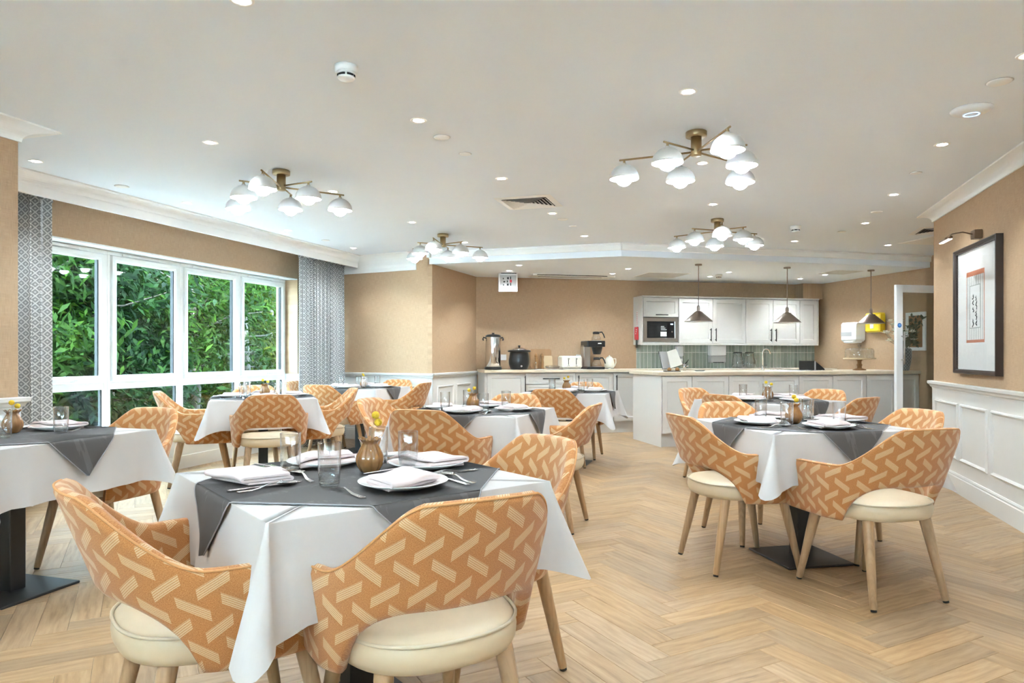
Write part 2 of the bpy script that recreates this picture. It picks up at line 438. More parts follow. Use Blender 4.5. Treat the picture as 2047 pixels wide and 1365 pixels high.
M['pend'] = emit('lit_pendant_bulb', (1, .88, .7), 14)
M['ledstrip'] = emit('lit_picture_strip', (1, .90, .75), 9)
t_ = NT('chequered_glaze'); ck = t_.n.new('ShaderNodeTexChecker'); ck.inputs['Scale'].default_value = 1
mp_ = t_.n.new('ShaderNodeMapping'); mp_.inputs['Scale'].default_value = (26, 45, 1); tc_ = t_.n.new('ShaderNodeTexCoord'); t_.link(tc_.outputs['UV'], mp_.inputs['Vector']); t_.link(mp_.outputs[0], ck.inputs['Vector'])
ck.inputs['Color1'].default_value = (.10, .13, .16, 1); ck.inputs['Color2'].default_value = (.26, .30, .33, 1); t_.set(Base_Color=ck.outputs[0], Roughness=.3); M['vasecheck'] = t_.m
M['paving'] = plain('added_pale_paving', (.62, .62, .60), .8, var=.1)  # for the added rear ground that bounces light indoors
M['added_slabs'] = plain('added_grey_slabs', (.26, .26, .25), .8, var=.15)  # for the added strip under the windows that bounces light indoors
# ================================================================ the room
CZ, SZ = 2.455, 2.30                       # main ceiling, kitchen soffit
KO = Vector((-3.50, 9.74)); KA = R(29.3)    # kitchen back wall: origin and direction
K1 = Vector((math.cos(KA), math.sin(KA))); KN = Vector((math.sin(KA), -math.cos(KA)))   # along the wall, into the room
def K(s, off, z=0): p = KO+K1*s+KN*off; return (p.x, p.y, z)
KX = 5.67                                   # right-hand corner of the kitchen wall
XR, XL, XW = 1.87, -3.88, -5.23             # right wall, near left wall, window wall
C_PIER0 = Vector((-5.23, 8.49)); C_PIER1 = Vector((-3.56, 8.19)); C_SIDE = Vector((-3.52, 9.75))

def wall(name, p0, p1, nrm, z0=0, z1=2.75, th=.14, mat='wall', parent=None, ext=0):
    p0 = Vector(p0[:2]); p1 = Vector(p1[:2]); d = (p1-p0).normalized(); n = Vector(nrm).normalized()
    p0 = p0-d*ext; p1 = p1+d*ext; L = (p1-p0).length
    b = MB(); vs = []; uv = []
    for z in (z0, z1):
        for (p, l) in ((p0, 0), (p1, L)):
            for o in (0, -th):
                q = p+n*o; vs.append((q.x, q.y, z)); uv.append((l-o*.001, z))
    fs = [(0,2,6,4),(1,5,7,3),(0,1,3,2),(4,6,7,5),(0,4,5,1),(2,3,7,6)]
    if d.x*n.y-d.y*n.x > 0: fs = [f[::-1] for f in fs]
    b.add(vs, fs, False, uv)
    o = b.build(name, M[mat], parent)
    return o if parent is not None else struct(o)

# floor: joint bed and herringbone planks
floor = struct(MB().box(-5.6, 5.6, -3.0, 13.4, -.12, -.004).build('floor', M['joint']))
PW, PLN = .114, 5
def plank_mesh():
    b = MB(); L = PLN*PW; g = .0006; c = .0009
    b.box(-L/2+g, L/2-g, -PW/2+g, PW/2-g, -.0045, 0, ch=c)
    me_o = b.build('plank', M['oak'], floor); return me_o
room_poly = [(-4.25, -2.75), (-4.25, 2.7), (-5.4, 2.7), (-5.4, 8.95), (-3.9, 8.7), (-3.9, 10.1), (1.7, 13.15), (4.3, 8.9), (4.3, 6.95), (2.25, 6.95), (2.25, -2.75)]
def inside(x, y):
    r = False; n = len(room_poly)
    for i in range(n):
        (x1, y1), (x2, y2) = room_poly[i], room_poly[(i+1) % n]
        if (y1 > y) != (y2 > y) and x < (x2-x1)*(y-y1)/(y2-y1)+x1: r = not r
    return r
def build_planks():
    L = PLN*PW; cands = []
    n = PLN; c45 = math.cos(PI/4)
    for j in range(-170, 171):
        for k in range(-20, 21):
            for kind in (0, 1):
                if kind == 0: cx, cy, a = (j+n/2+2*n*k)*PW, (j+.5)*PW, 0
                else: cx, cy, a = (j+n+.5+2*n*k)*PW, (j-n+1+n/2)*PW, PI/2
                x = (cx-cy)*c45 - 1.0; y = (cx+cy)*c45 + 4.0
                if -5.4 < x < 4.0 and -3.2 < y < 13 and inside(x, y): cands.append((x, y, a+PI/4))
    ct, st = math.cos(R(16.945)), math.sin(R(16.945))
    seen = []; rest = []
    for (x, y, a) in cands:
        d = -st*x+ct*y; u = ct*x+st*y
        if d > .9 and abs(u/d) < .80 and 1.15/d < .475: seen.append((d, x, y, a))
        else: rest.append((x, y, a))
    seen.sort()
    first = plank_mesh(); first_used = False
    for (d, x, y, a) in seen[:300]:
        if not first_used: o = first; first_used = True
        else: o = first.copy(); COL.objects.link(o); o.parent = floor
        o.location = (x, y, 0); o.rotation_euler = (0, 0, a + (PI if random.random() < .5 else 0))
    rest += [s[1:] for s in seen[300:]]
    # the others: one mesh of separate boards
    me0 = first.data; base = np.array([v.co[:] for v in me0.vertices]); faces = [tuple(p.vertices) for p in me0.polygons]
    b = MB(); rnd = []
    for (x, y, a) in rest:
        a += PI if random.random() < .5 else 0
        ca, sa = math.cos(a), math.sin(a)
        vs = [(x+p[0]*ca-p[1]*sa, y+p[0]*sa+p[1]*ca, p[2]) for p in base]
        b.add(vs, faces, False, [(p[0], p[1]) for p in base]); r = random.random(); rnd += [r]*len(vs)
    o = b.build('plank_field', M['oak'], floor); o['kind'] = 'stuff'
    at = o.data.attributes.new('rnd', 'FLOAT', 'POINT'); at.data.foreach_set('value', rnd[:len(o.data.vertices)])
build_planks()

# ceiling and the lower kitchen soffit
ceiling = struct(MB().box(-5.6, 5.6, -3.04, 13.4, CZ, CZ+.2).build('ceiling', M['ceiling']))
SOF = [(-3.60, 8.19), (-1.15, 8.18), K(5.75, 2.39)[:2], K(5.75, -.1)[:2], K(-.2, -.1)[:2], (-3.60, 9.8)]
soffit = struct(MB().prism(SOF, SZ, CZ+.05).build('ceiling_soffit', M['ceiling']))
fasc = [(0, 2.372), (.018, 2.372), (.022, 2.38), (.022, 2.43), (.034, 2.44), (.034, CZ), (0, CZ)]
MB().sweep(fasc, (-3.60, 8.19), (-1.15, 8.18), (0, -1), 0, -.26).build('fascia_moulding', M['white'], soffit)
MB().sweep(fasc, (-1.15, 8.18), K(5.68, 2.39), KN, -.26, 0).build('fascia_moulding', M['white'], soffit)

# walls
wall_left = wall('wall_left', (XL, -3.04), (XL, 2.995), (1, 0))
wall('wall_recess', (XL-.06, 2.995), (-5.4, 2.995), (0, 1), th=.12)
# window wall with its opening
WY0, WY1, WZ0, WZ1, WX = 4.085, 7.73, .42, 2.115, -5.41
wall_window = wall('wall_window', (XW, 2.9), (XW, WY0), (1, 0), th=.32)
for nm, y0, y1, z0, z1, mt in (('wall_below_window', WY0, WY1, 0, WZ0, 'panel'), ('wall_above_window', WY0, WY1, WZ1, 2.75, 'wall'), ('wall_beside_window', WY1, 8.62, 0, 2.75, 'wall')):
    wall(nm, (XW, y0), (XW, y1), (1, 0), z0, z1, th=.32, mat=mt, parent=wall_window)
wall_corner = wall('wall_corner', C_PIER0, C_PIER1, (.18, -.98), th=.10, ext=0)
wall_side = wall('wall_side', C_PIER1, C_SIDE, (1, 0), th=.06)
wall_kitchen = wall('wall_kitchen', K(-.05, 0), K(KX+.1, 0), KN)
wall_kr = wall('wall_kitchen_right', K(KX, -.1), K(KX, 2.45), (-K1.x, -K1.y))
wall('wall_return', K(KX+.0, 2.45), K(KX+1.75, 2.45), KN, th=.12)
wall_right = wall('wall_right', (XR, -3.04), (XR, 7.34), (-1, 0), th=.14)
wall('wall_hall', (XR+.14, 7.34), (4.3, 7.34), (0, 1), th=.14)
wall('wall_hall_end', (4.2, 7.2), (4.2, 11.6), (-1, 0), th=.14)
wall_back = wall('wall_back', (XL-.1, -2.9), (-3.2, -2.9), (0, 1), th=.14)
wall('wall_beside_added_window', (1.3, -2.9), (XR+.1, -2.9), (0, 1), th=.14, parent=wall_back)  # wall pieces around the opening of the added rear window
wall('wall_below_added_window', (-3.2, -2.9), (1.3, -2.9), (0, 1), 0, 1.30, th=.14, parent=wall_back)
wall('wall_above_added_window', (-3.2, -2.9), (1.3, -2.9), (0, 1), 2.2, 2.75, th=.14, parent=wall_back)
rear = struct(MB().box(-3.2, 1.3, -2.98, -2.92, 1.30, 1.36, ch=.004).build('window_5', M['upvc']))  # unseen window, added behind the camera to bring in fill daylight
for k in range(6): x = -3.2+k*.888; MB().box(x, x+.06, -2.98, -2.92, 1.36, 2.14, ch=.004).build('mullion', M['upvc'], rear)
MB().box(-3.2, 1.3, -2.98, -2.92, 2.14, 2.2, ch=.004).build('top_rail', M['upvc'], rear)
for k in range(5): x = -3.14+k*.888; MB().box(x, x+.83, -2.955, -2.949, 1.36, 2.14).build('pane', M['pane'], rear)
struct(MB().box(-4.6, 2.6, -6.4, -3.04, 2.28, 2.45).build('added_sky_canopy', M['white']))  # unseen slab, added to keep direct sky out of the added rear window
# boxed pipe run in the kitchen corner above the cupboards
MB().box(0, .36, 0, .20, 0, .34).build('wall_boxing', M['wall'], wall_kitchen, K(KX-.36, .20, 2.05), KA)

# wainscot
RAIL = [(0, .832), (.012, .832), (.014, .846), (.024, .852), (.030, .868), (.044, .880), (.046, .900), (.040, .905), (0, .905)]
SKIRT = [(0, 0), (.020, 0), (.020, .128), (.014, .134), (.014, .146), (.008, .158), (0, .162)]
def moulding(w, h, t=.016, b=.030):
    """raised rectangular panel moulding, local x along, z up, y out of the wall"""
    b_ = MB(); vs = []
    for (i, y) in ((0, .0), (0.004, t*.7), (b*.45, t), (b*.8, t*.55), (b, 0)):
        vs += [(i, y, i), (w-i, y, i), (w-i, y, h-i), (i, y, h-i)]
    fs = []
    for r in range(4):
        for k in range(4): l = (k+1) % 4; fs.append((r*4+k, r*4+l, (r+1)*4+l, (r+1)*4+k))
    return b_.add(vs, [f[::-1] for f in fs])
def wainscot(parent, p0, p1, nrm, panels, side, e0=0, e1=0, mat='panel', sk=True, z0=.268, z1=.743):
    p0 = Vector(p0[:2]); p1 = Vector(p1[:2]); d = (p1-p0).normalized(); n = Vector(nrm).normalized()
    b = MB().sweep([(0, 0), (.010, 0), (.010, .84), (0, .84)], p0, p1, n, e0, e1).build('wainscot_board', M[mat], parent)
    MB().sweep(RAIL, p0, p1, n, e0, e1).build('dado_rail', M[mat], parent)
    if sk: struct(MB().sweep([(o+.008 if o else 0, z) for o, z in SKIRT], p0, p1, n, e0, e1).build('baseboard_'+side, M[mat]))
    for (a, c) in panels:
        q = p0+d*a+n*.0095; ang = math.atan2(d.y, d.x)
        o = moulding(c-a, z1-z0).build('panel_moulding', M[mat], parent, (q.x, q.y, z0), ang)
        # local +y must point into the room
        if Vector((-math.sin(ang), math.cos(ang))).dot(n) < 0:
            q = p0+d*c+n*.0095; o.location = (q.x, q.y, z0); o.rotation_euler = (0, 0, ang+PI)
pr = [(7.34-y1, 7.34-y0) for (y0, y1) in [(6.59, 7.228), (5.918, 6.53), (5.22, 5.84), (4.53, 5.15), (3.84, 4.46), (3.15, 3.77), (2.46, 3.08), (1.77, 2.39)]]
wainscot(wall_right, (XR, 7.34), (XR, -2.9), (-1, 0), pr, 'right', 1, 0)
MB().sweep(RAIL, (XR+.14, 7.34), (XR, 7.34), (0, 1), 0, 1).build('dado_rail', M['panel'], wall_right)
wainscot(wall_left, (XL, 2.995), (XL, -2.9), (1, 0), [(.10, .80), (.88, 1.58), (1.66, 2.36)], 'left', 1, 0)
wainscot(wall_corner, C_PIER1, C_PIER0, (-.177, -.984), [(.10, .75), (.83, 1.48)], 'corner', .9, 0)
wainscot(wall_side, C_PIER1, C_SIDE, (1, 0), [(.12, .66), (.75, 1.28)], 'side', .9, 0)
struct(MB().sweep(SKIRT, (XW, 2.995), (XW, 8.49), (1, 0)).build('baseboard_window', M['panel']))
MB().sweep([(0, .10), (.016, .10), (.016, .30), (.010, .315), (.010, .40), (.03, .415), (.03, .44), (0, .44)], (XW, 2.995), (XW, 8.49), (1, 0)).build('window_board', M['panel'], wall_window)
MB().sweep([(0, .44), (.008, .44), (.008, .90), (0, .90)], (XW, WY1), (XW, 8.49), (1, 0)).build('wainscot_board', M['panel'], wall_window)
# white lining of the window reveal
MB().box(-5.42, XW-.002, WY1-.006, WY1+.0, .42, .90).build('reveal_lining', M['upvc'], wall_window)
MB().box(-5.42, XW-.002, WY0, WY1, WZ1-.012, WZ1).build('reveal_lining', M['upvc'], wall_window)
MB().box(-5.42, XW+.02, WY0, WY1, WZ0-.012, WZ0+.006, ch=.003).build('window_ledge', M['upvc'], wall_window)

# cornices
def cove(proj, drop, zt=CZ):
    pts = [(0, zt), (0, zt-drop), (.012, zt-drop), (.014, zt-drop+.010)]
    for k in range(1, 8):
        a = k/8*PI/2; pts.append((.014+(proj-.03)*(1-math.cos(a)), zt-drop+.010+(drop-.024)*math.sin(a)))
    return pts+[(proj-.012, zt-.012), (proj, zt-.010), (proj, zt)]
struct(MB().sweep(cove(.115, .075), (XR, 7.34), (XR, -2.9), (-1, 0), 1, 0).build('trim_1', M['white']))
struct(MB().sweep(cove(.115, .075), (XR+.14, 7.34), (XR, 7.34), (0, 1), 0, 1).build('trim_2', M['white']))
struct(MB().sweep(cove(.15, .085), (XL, 2.995), (XL, -2.9), (1, 0), 1, 0).build('trim_3', M['white']))
struct(MB().sweep(cove(.15, .085), (XL, 2.995), (-5.2, 2.995), (0, 1), 1, 0).build('trim_4', M['white']))
struct(MB().sweep(cove(.20, .215), (-3.80, 8.235), (-5.1, 8.47), (-.177, -.984), 0, 0).build('trim_5', M['white']))
struct(MB().box(-.045, .0, -.06, .30, CZ-.075, CZ).build('trim_6', M['white'], None, (-3.56, 8.185, 0), R(-10)))
# curtain pelmet: boxed strip hanging from the ceiling in front of the curtains
pel = [(0, 2.305), (.030, 2.305), (.030, 2.372), (.036, 2.380)]
for k in range(0, 7): a = k/6*PI/2; pel.append((.036+.075*(1-math.cos(a)), 2.380+.055*math.sin(a)))
pel += [(.125, 2.445), (.125, CZ), (0, CZ)]
struct(MB().sweep(pel, (-4.815, 3.0), (-4.715, 8.30), (1, -.019)).build('trim_pelmet', M['white']))

# windows
gask = M['rubber']
for wi in range(4):
    y0 = WY0+.035+wi*.9; y1 = y0+.9
    if wi == 3: y1 = WY1
    w = struct(MB().box(WX-.07, WX, y0-(.035 if wi == 0 else 0), y1, WZ1-.05, WZ1-.012, ch=.004).build('window_%d' % (wi+1), M['upvc']))
    for nm, a in (('mullion', (WX-.07, WX, y0-(.034 if wi == 0 else 0), y0+.035, WZ0, WZ1-.05)), ('mullion', (WX-.07, WX, y1-.035, y1, WZ0, WZ1-.05)),
                  ('transom', (WX-.07, WX-.001, y0+.035, y1-.035, .826, .895)), ('bottom_rail', (WX-.07, WX-.001, y0+.035, y1-.035, WZ0, WZ0+.05))):
        MB().box(*a, ch=.004).build(nm, M['upvc'], w)
    # opening sash
    a0, a1, b0, b1 = y0+.038, y1-.038, .898, WZ1-.054
    f = .058; sm = MB(); X0, X1 = WX-.03, WX+.018
    ring = lambda X, i: [(X, a0+i, b0+i), (X, a1-i, b0+i), (X, a1-i, b1-i), (X, a0+i, b1-i)]
    vs = ring(X0, 0)+ring(X1, .003)+ring(X1, f*.62)+ring(X1-.012, f)+ring(X0, f)
    fs = []
    for r in range(4):
        for k in range(4): l = (k+1) % 4; fs.append((r*4+k, r*4+l, (r+1)*4+l, (r+1)*4+k))
    for k in range(4): l = (k+1) % 4; fs.append((16+k, 16+l, l, k))
    sash = sm.add(vs, fs).build('sash', M['upvc'], w)
    MB().box(WX-.020, WX-.014, a0+f-.004, a1-f+.004, b0+f-.004, b1-f+.004).build('pane', M['pane'], sash)
    MB().box(WX-.046, WX-.040, y0+.034, y1-.034, WZ0+.048, .828).build('pane', M['pane'], w)
    MB().box(WX-.034, WX-.0, a1-f-.010, a1-f+.002, b0+f, b1-f).build('gasket', gask, sash)
    MB().box(WX-.055, WX-.03, y1-.049, y1-.034, WZ0+.05, .826).build('gasket', gask, w)
    hy = (y0+y1)/2+.08
    h = MB().box(X1, X1+.012, hy-.035, hy+.035, .912, .934, ch=.003); h.tube([(X1+.012, hy-.01, .923), (X1+.03, hy-.01, .925), (X1+.035, hy+.02, .930), (X1+.036, hy+.11, .940)], [.008, .008, .008, .006], 8)
    h.build('handle', M['upvc'], sash)
    MB().box(WX-.002, WX+.014, y0+.16, y1-.30, WZ1-.046, WZ1-.024, ch=.003).build('trickle_vent', M['plastic'], w)

# curtains
def curtain_mesh(y0, y1, x, z0, z1, folds, amp, phase, gather=.0):
    nu, nv = folds*14+1, 10; arc = [0]; rows = []
    def px(i, v):
        t = i/(nu-1); ph = t*folds*2*PI+phase
        a = amp*(.75+.35*math.sin(t*17+phase*3))*(.75+.35*v)
        y = y0+(y1-y0)*t+.010*math.sin(ph*2+1); y = lerp((y0+y1)/2, y, 1-gather*(1-v)*.2)
        return (x+a*math.sin(ph+.5*math.sin(t*9)), y)
    P = [px(i, .5) for i in range(nu)]
    for i in range(1, nu): arc.append(arc[-1]+math.hypot(P[i][0]-P[i-1][0], P[i][1]-P[i-1][1]))
    b = MB()
    def fn(i, j):
        v = 1-j/(nv-1); p = px(i, v); z = z0+(z1-z0)*j/(nv-1); return (p[0], p[1], z, (arc[i], z))
    return b.grid(fn, nu, nv)
for (nm, y0, y1, x, fo, am, ph, lab) in (
        ('curtain', 3.10, 4.125, -5.02, 10, .068, .4, 'grey lattice curtain hanging beside the table at the panelled near wall'),
        ('curtain', 7.30, 8.30, -4.93, 13, .046, 1.3, 'grey lattice curtain at the far end of the window by the corner wall')):
    root = thing(nm, lab, 'curtain', (x, (y0+y1)/2, 0))
    b = curtain_mesh(y0-(y0+y1)/2, y1-(y0+y1)/2, 0, .012, 2.36, fo, am, ph)
    o = b.build('drape', M['curtain'], root); m = o.modifiers.new('thickness', 'SOLIDIFY'); m.thickness = .004
    hb = curtain_mesh(y0-(y0+y1)/2, y1-(y0+y1)/2, 0, 2.33, 2.385, fo, am, ph).build('heading_tape', M['curtain'], root)
    hb.modifiers.new('thickness', 'SOLIDIFY').thickness = .010

# ================================================================ garden outside
garden = struct(MB().box(-30, -7.4, -3.3, 26, -.9, -.7).build('ground', M['soil']))
struct(MB().box(-40, 40, -80, -3.3, -.9, -.12).build('added_rear_paving', M['paving']))  # unseen ground, added to bounce sunlight through the rear window to the ceiling
added_patio = struct(MB().box(-7.4, -5.56, -3.3, 16, -.9, -.12).build('path', M['added_slabs']))  # unseen strip, added to bounce daylight up through the windows
def leaves(n, fpos, size, flat=.6):
    P = np.array([fpos() for _ in range(n)]); rng = np.random
    nrm = rng.normal(size=(n, 3)); nrm[:, 2] = np.abs(nrm[:, 2])+.2; nrm[:, 0] += .9; nrm /= np.linalg.norm(nrm, axis=1)[:, None]
    a = np.cross(nrm, rng.normal(size=(n, 3))); a[:, 2] -= .35; a -= nrm*np.sum(a*nrm, 1)[:, None]; a /= np.linalg.norm(a, axis=1)[:, None]
    b = np.cross(nrm, a); s = size*rng.uniform(.6, 1.35, n)[:, None]
    V_ = np.stack([P-a*s, P-b*s*.30+nrm*s*.10-a*s*.1, P+a*s*1.0-nrm*s*.12, P+b*s*.30+nrm*s*.10-a*s*.1], 1).reshape(-1, 3)
    return V_
def leaf_obj(name, n, fpos, size, mat, parent):
    V_ = leaves(n, fpos, size); me = bpy.data.meshes.new(name)
    F = np.arange(n*4, dtype=np.int32).reshape(-1, 4)
    me.vertices.add(n*4); me.vertices.foreach_set('co', V_.astype(np.float32).ravel())
    me.loops.add(n*4); me.loops.foreach_set('vertex_index', F.ravel())
    me.polygons.add(n); me.polygons.foreach_set('loop_start', np.arange(0, n*4, 4, dtype=np.int32)); me.polygons.foreach_set('loop_total', np.full(n, 4, dtype=np.int32))
    me.update(); me.validate()
    at = me.attributes.new('rnd', 'FLOAT', 'POINT'); at.data.foreach_set('value', np.repeat(np.random.rand(n)**1.6, 4).astype(np.float32))
    me.materials.append(mat); o = bpy.data.objects.new(name, me); COL.objects.link(o); o.parent = parent; o['kind'] = 'stuff'; return o
def tree(name, label, x, y, r, h, nl, lm, size, seed, group='trees and shrubs outside the window'):
    random.seed(seed); np.random.seed(seed)
    root = thing(name, label, 'tree', (x, y, -.7), 0, group)
    tk = MB().tube([(0, 0, 0), (.08, .05, h*.35), (-.05, .1, h*.75)], [.09, .07, .04], 8); tk.build('trunk', M['bark'], root)
    br = []
    for k in range(12):
        z = random.uniform(.12, .8)*h; a = random.uniform(0, 2*PI); L = r*random.uniform(.6, 1.0)
        e = Vector((L*math.cos(a)+.3, L*math.sin(a), z+random.uniform(-.2, .5)))
        br.append((Vector((0, 0, z)), e))
        m = (Vector((0, 0, z))+e)/2+Vector((random.uniform(-.15, .15), random.uniform(-.15, .15), random.uniform(-.1, .25)))
        MB().tube([(0, 0, z), m, e], [.02, .013, .005], 5).build('branch', M['bark'], root)
    cl = [Vector((random.gauss(0, .45)*r, random.gauss(0, .5)*r, random.uniform(.04, 1.0)*h)) for _ in range(60)]
    def fpos():
        c = random.choice(cl) if random.random() < .8 else random.choice(br)[1]
        return (c.x+random.gauss(0, .22), c.y+random.gauss(0, .24), max(.02, c.z+random.gauss(0, .17)))
    leaf_obj('foliage', nl, fpos, size, lm, root)
    return root
L1, L2, L3 = M['leaf1'], M['leaf2'], M['leaf3']
for a in [
    ('leafy_shrub', 'broad bright green shrub filling the window pane beside the near curtain', -8.2, 5.9, 1.1, 3.9, 7500, L1, .085, 1),
    ('leafy_shrub', 'dense dark green shrub behind the second window pane from the near curtain', -8.5, 7.6, 1.15, 4.1, 7500, L2, .08, 2),
    ('leafy_shrub', 'fresh green bush seen through the third window pane from the near curtain', -8.3, 9.3, 1.1, 3.9, 7500, L1, .075, 3),
    ('leafy_shrub', 'yellow green bush seen through the window pane next to the far curtain', -8.8, 11.2, 1.2, 4.0, 7500, L3, .075, 4),
    ('leafy_tree', 'tall deep green tree standing behind the shrubs, close to the near curtain', -10.2, 6.6, 1.5, 5.6, 7500, L2, .11, 5),
    ('leafy_tree', 'tall deep green tree standing behind the shrubs, middle of the window', -10.6, 9.2, 1.6, 5.6, 7500, L2, .11, 6),
    ('leafy_tree', 'tall yellow green tree behind the bushes toward the far curtain', -10.8, 12.2, 1.7, 5.8, 7500, L3, .11, 7),
    ('leafy_tree', 'tall mixed green tree behind the bushes, farthest along the window', -11.0, 15.0, 1.7, 5.8, 6500, L1, .11, 8)]: tree(*a)
random.seed(11); np.random.seed(11)
hedge = thing('garden_hedge', 'long dark hedge closing the view behind all the trees outside', 'hedge', (-12.6, 10, -.7))
def hfn(i, j):
    z = j/11*6.5; y = -9+i/40*20
    return (.5*math.sin(i*1.3)*math.cos(j*.9)+.3*math.sin(i*2.7+j), y, z)
MB().grid(hfn, 41, 12, flip=False).build('hedge_core', M['leaf2'], hedge)
leaf_obj('foliage', 16000, lambda: (random.gauss(.7, .35), random.uniform(-9, 11), random.uniform(.0, 6.6)), .13, L2, hedge)
random.seed(21); np.random.seed(21)
# ================================================================ chairs
def chair_path():
    half = []
    for k in range(0, 26):                       # back centre -> corner -> side
        ph = PI/2*(1-k/25); p = 2.15
        half.append((.283*abs(math.cos(ph))**(2/p), -.245*abs(math.sin(ph))**(2/p)))
    for k in range(1, 9): t = k/8; half.append((.283-.012*t*t, .238*t))
    return half
def resample(pts, n):
    L = [0]
    for i in range(1, len(pts)): L.append(L[-1]+math.hypot(pts[i][0]-pts[i-1][0], pts[i][1]-pts[i-1][1]))
    out = []; j = 0
    for k in range(n):
        d = L[-1]*k/(n-1)
        while j < len(L)-2 and L[j+1] < d: j += 1
        t = (d-L[j])/(L[j+1]-L[j]); out.append((lerp(pts[j][0], pts[j+1][0], t), lerp(pts[j][1], pts[j+1][1], t)))
    return out, L[-1]
def make_chair(label):
    root = thing('dining_chair', label, 'chair')
    NH = 44; half, LH = resample(chair_path(), NH)
    pts = [(-x, y, -LH*k/(NH-1)) for k, (x, y) in reversed(list(enumerate(half)))][:-1]+[(x, y, LH*k/(NH-1)) for k, (x, y) in enumerate(half)]
    n = len(pts); TH = .021
    def top(a):
        a = abs(a); z = .828-.005*(a/.14)**2 if a < .14 else lerp(.823, .642, sstep(.128, .345, a)) if a < .345 else .642-.006*(a-.345)/(LH-.345)
        e = LH-a
        if e < .13: z -= .075*(1-math.sqrt(max(0, 1-((.13-e)/.13)**2)))
        return z
    def bot(a):
        a = abs(a)
        if a < .10: return .550
        if a < .285: return .376+.174*math.sqrt(max(0, 1-((a-.10)/.185)**2.6))
        return .378
    def lean(y, z): back = sstep(.04, -.20, y); return back*.36*(z-.47), (1-.6*back)*.10*(z-.47)
    def loop(i, scale=1.0, push=0):
        x, y, a = pts[i]
        x0, y0, _ = pts[max(i-1, 0)]; x1, y1, _ = pts[min(i+1, n-1)]
        tx, ty = x1-x0, y1-y0; l = math.hypot(tx, ty); tx /= l; ty /= l; nx, ny = ty, -tx
        zt, zb = top(a), bot(a); th = TH*scale; out = []
        for k in range(9): out.append((th, lerp(zb+TH, zt-TH, k/8)))
        for k in range(1, 4): g = PI*k/4; out.append((th*math.cos(g), zt-TH+TH*math.sin(g)))
        for k in range(9): out.append((-th, lerp(zt-TH, zb+TH, k/8)))
        for k in range(1, 4): g = PI*k/4; out.append((-th*math.cos(g), zb+TH-TH*math.sin(g)))
        res = []
        for (o, z) in out:
            ly, lx = lean(y, z)
            res.append((x+nx*o+tx*push+lx*x/.283, y+ny*o+ty*push-ly, z, (a*1.02, z + (.011 if o < 0 else 0))))
        return res
    loops = [loop(0, .35, -.016), loop(0, .8, -.010)]+[loop(i) for i in range(n)]+[loop(n-1, .8, .010), loop(n-1, .35, .016)]
    m = len(loops[0]); b = MB()
    vs = [p[:3] for L in loops for p in L]; uv = [p[3] for L in loops for p in L]; fs = []
    for i in range(len(loops)-1):
        for k in range(m): l = (k+1) % m; fs.append((i*m+k, (i+1)*m+k, (i+1)*m+l, i*m+l))
    fs.append(list(range(m))[::-1]); fs.append([(len(loops)-1)*m+k for k in range(m)])
    b.add(vs, [f[::-1] for f in fs], True, uv); b.build('shell', M['fabric'], root)
    # piping along the outer upper edge
    pp = []
    for i in range(0, n):
        L = loop(i); q = L[9]; pp.append((q[0], q[1], q[2]+.001))
    MB().tube(pp, .0032, 6).build('piping', M['fabpipe'], root)
    # seat pad
    def se(ph, rx, ry0, ry1, p=2.5):
        c, s = math.cos(ph), math.sin(ph)
        return (rx*math.copysign(abs(c)**(2/p), c), (ry1 if s > 0 else ry0)*math.copysign(abs(s)**(2/p), s))
    prof = [(.02, .384), (.86, .384), (.955, .392), (.99, .41), (1.0, .432), (.99, .452), (.965, .462), (.93, .470), (.80, .478), (.5, .484), (.02, .486)]
    def sf(i, j):
        r, z = prof[j]; x, y = se(2*PI*i/44, .243*r, .262*r, .235*r); return (x, y, z, (x, y))
    MB().grid(sf, 44, len(prof), closed_u=True).build('seat', M['leather'], root)
    MB().tube([se(2*PI*i/44, .240, .259, .232)+(.463,) for i in range(44)], .0050, 6, closed=True).build('seat_piping', M['pipe'], root)
    for sx in (-1, 1):
        for sy in (-1, 1):
            a = Vector((sx*.165, sy*.165, .392)); e = Vector((sx*.207, sy*.243, .006))
            lg = MB(); ax = (e-a); L = ax.length; q = ax.to_track_quat('Z', 'Y').to_matrix().to_4x4(); TM = Matrix.Translation(a) @ q
            lg.lathe([(.024, 0), (.0245, .02), (.022, .16), (.0155, L-.006), (.0145, L-.004)], 14, TM)
            # wood grain runs down the leg
            lg.uv = [(v[2], v[0]+v[1]) for v in lg.v]
            l_ = lg.build('leg', M['leg'], root)
            MB().lathe([(.013, L-.006), (.0135, L-.004), (.0135, L+.0055), (.012, L+.006)], 12, TM).build('foot_pad', M['rubber'], l_)
    return root
def hd(h): return Vector((math.sin(R(h)), math.cos(R(h))))

TS = .435    # half side of the covered table top
TZ = .752
#         name: centre, rotation (heading of one side's normal), description
TABLES = {
 1: ((-1.132, 2.000), 34.8, 'front table'),
 2: ((-3.300, 2.516), 0.0, 'near wall table'),
 3: ((-4.060, 5.460), 52.0, 'window table'),
 4: ((-4.130, 7.360), 0.0, 'far corner table'),
 5: ((-1.660, 4.600), 2.0, 'middle table'),
 6: ((-1.550, 7.200), 0.0, 'drinks counter table'),
 7: ((.410, 4.240), 61.3, 'picture wall table'),
 8: ((.370, 6.370), 39.0, 'island table')}
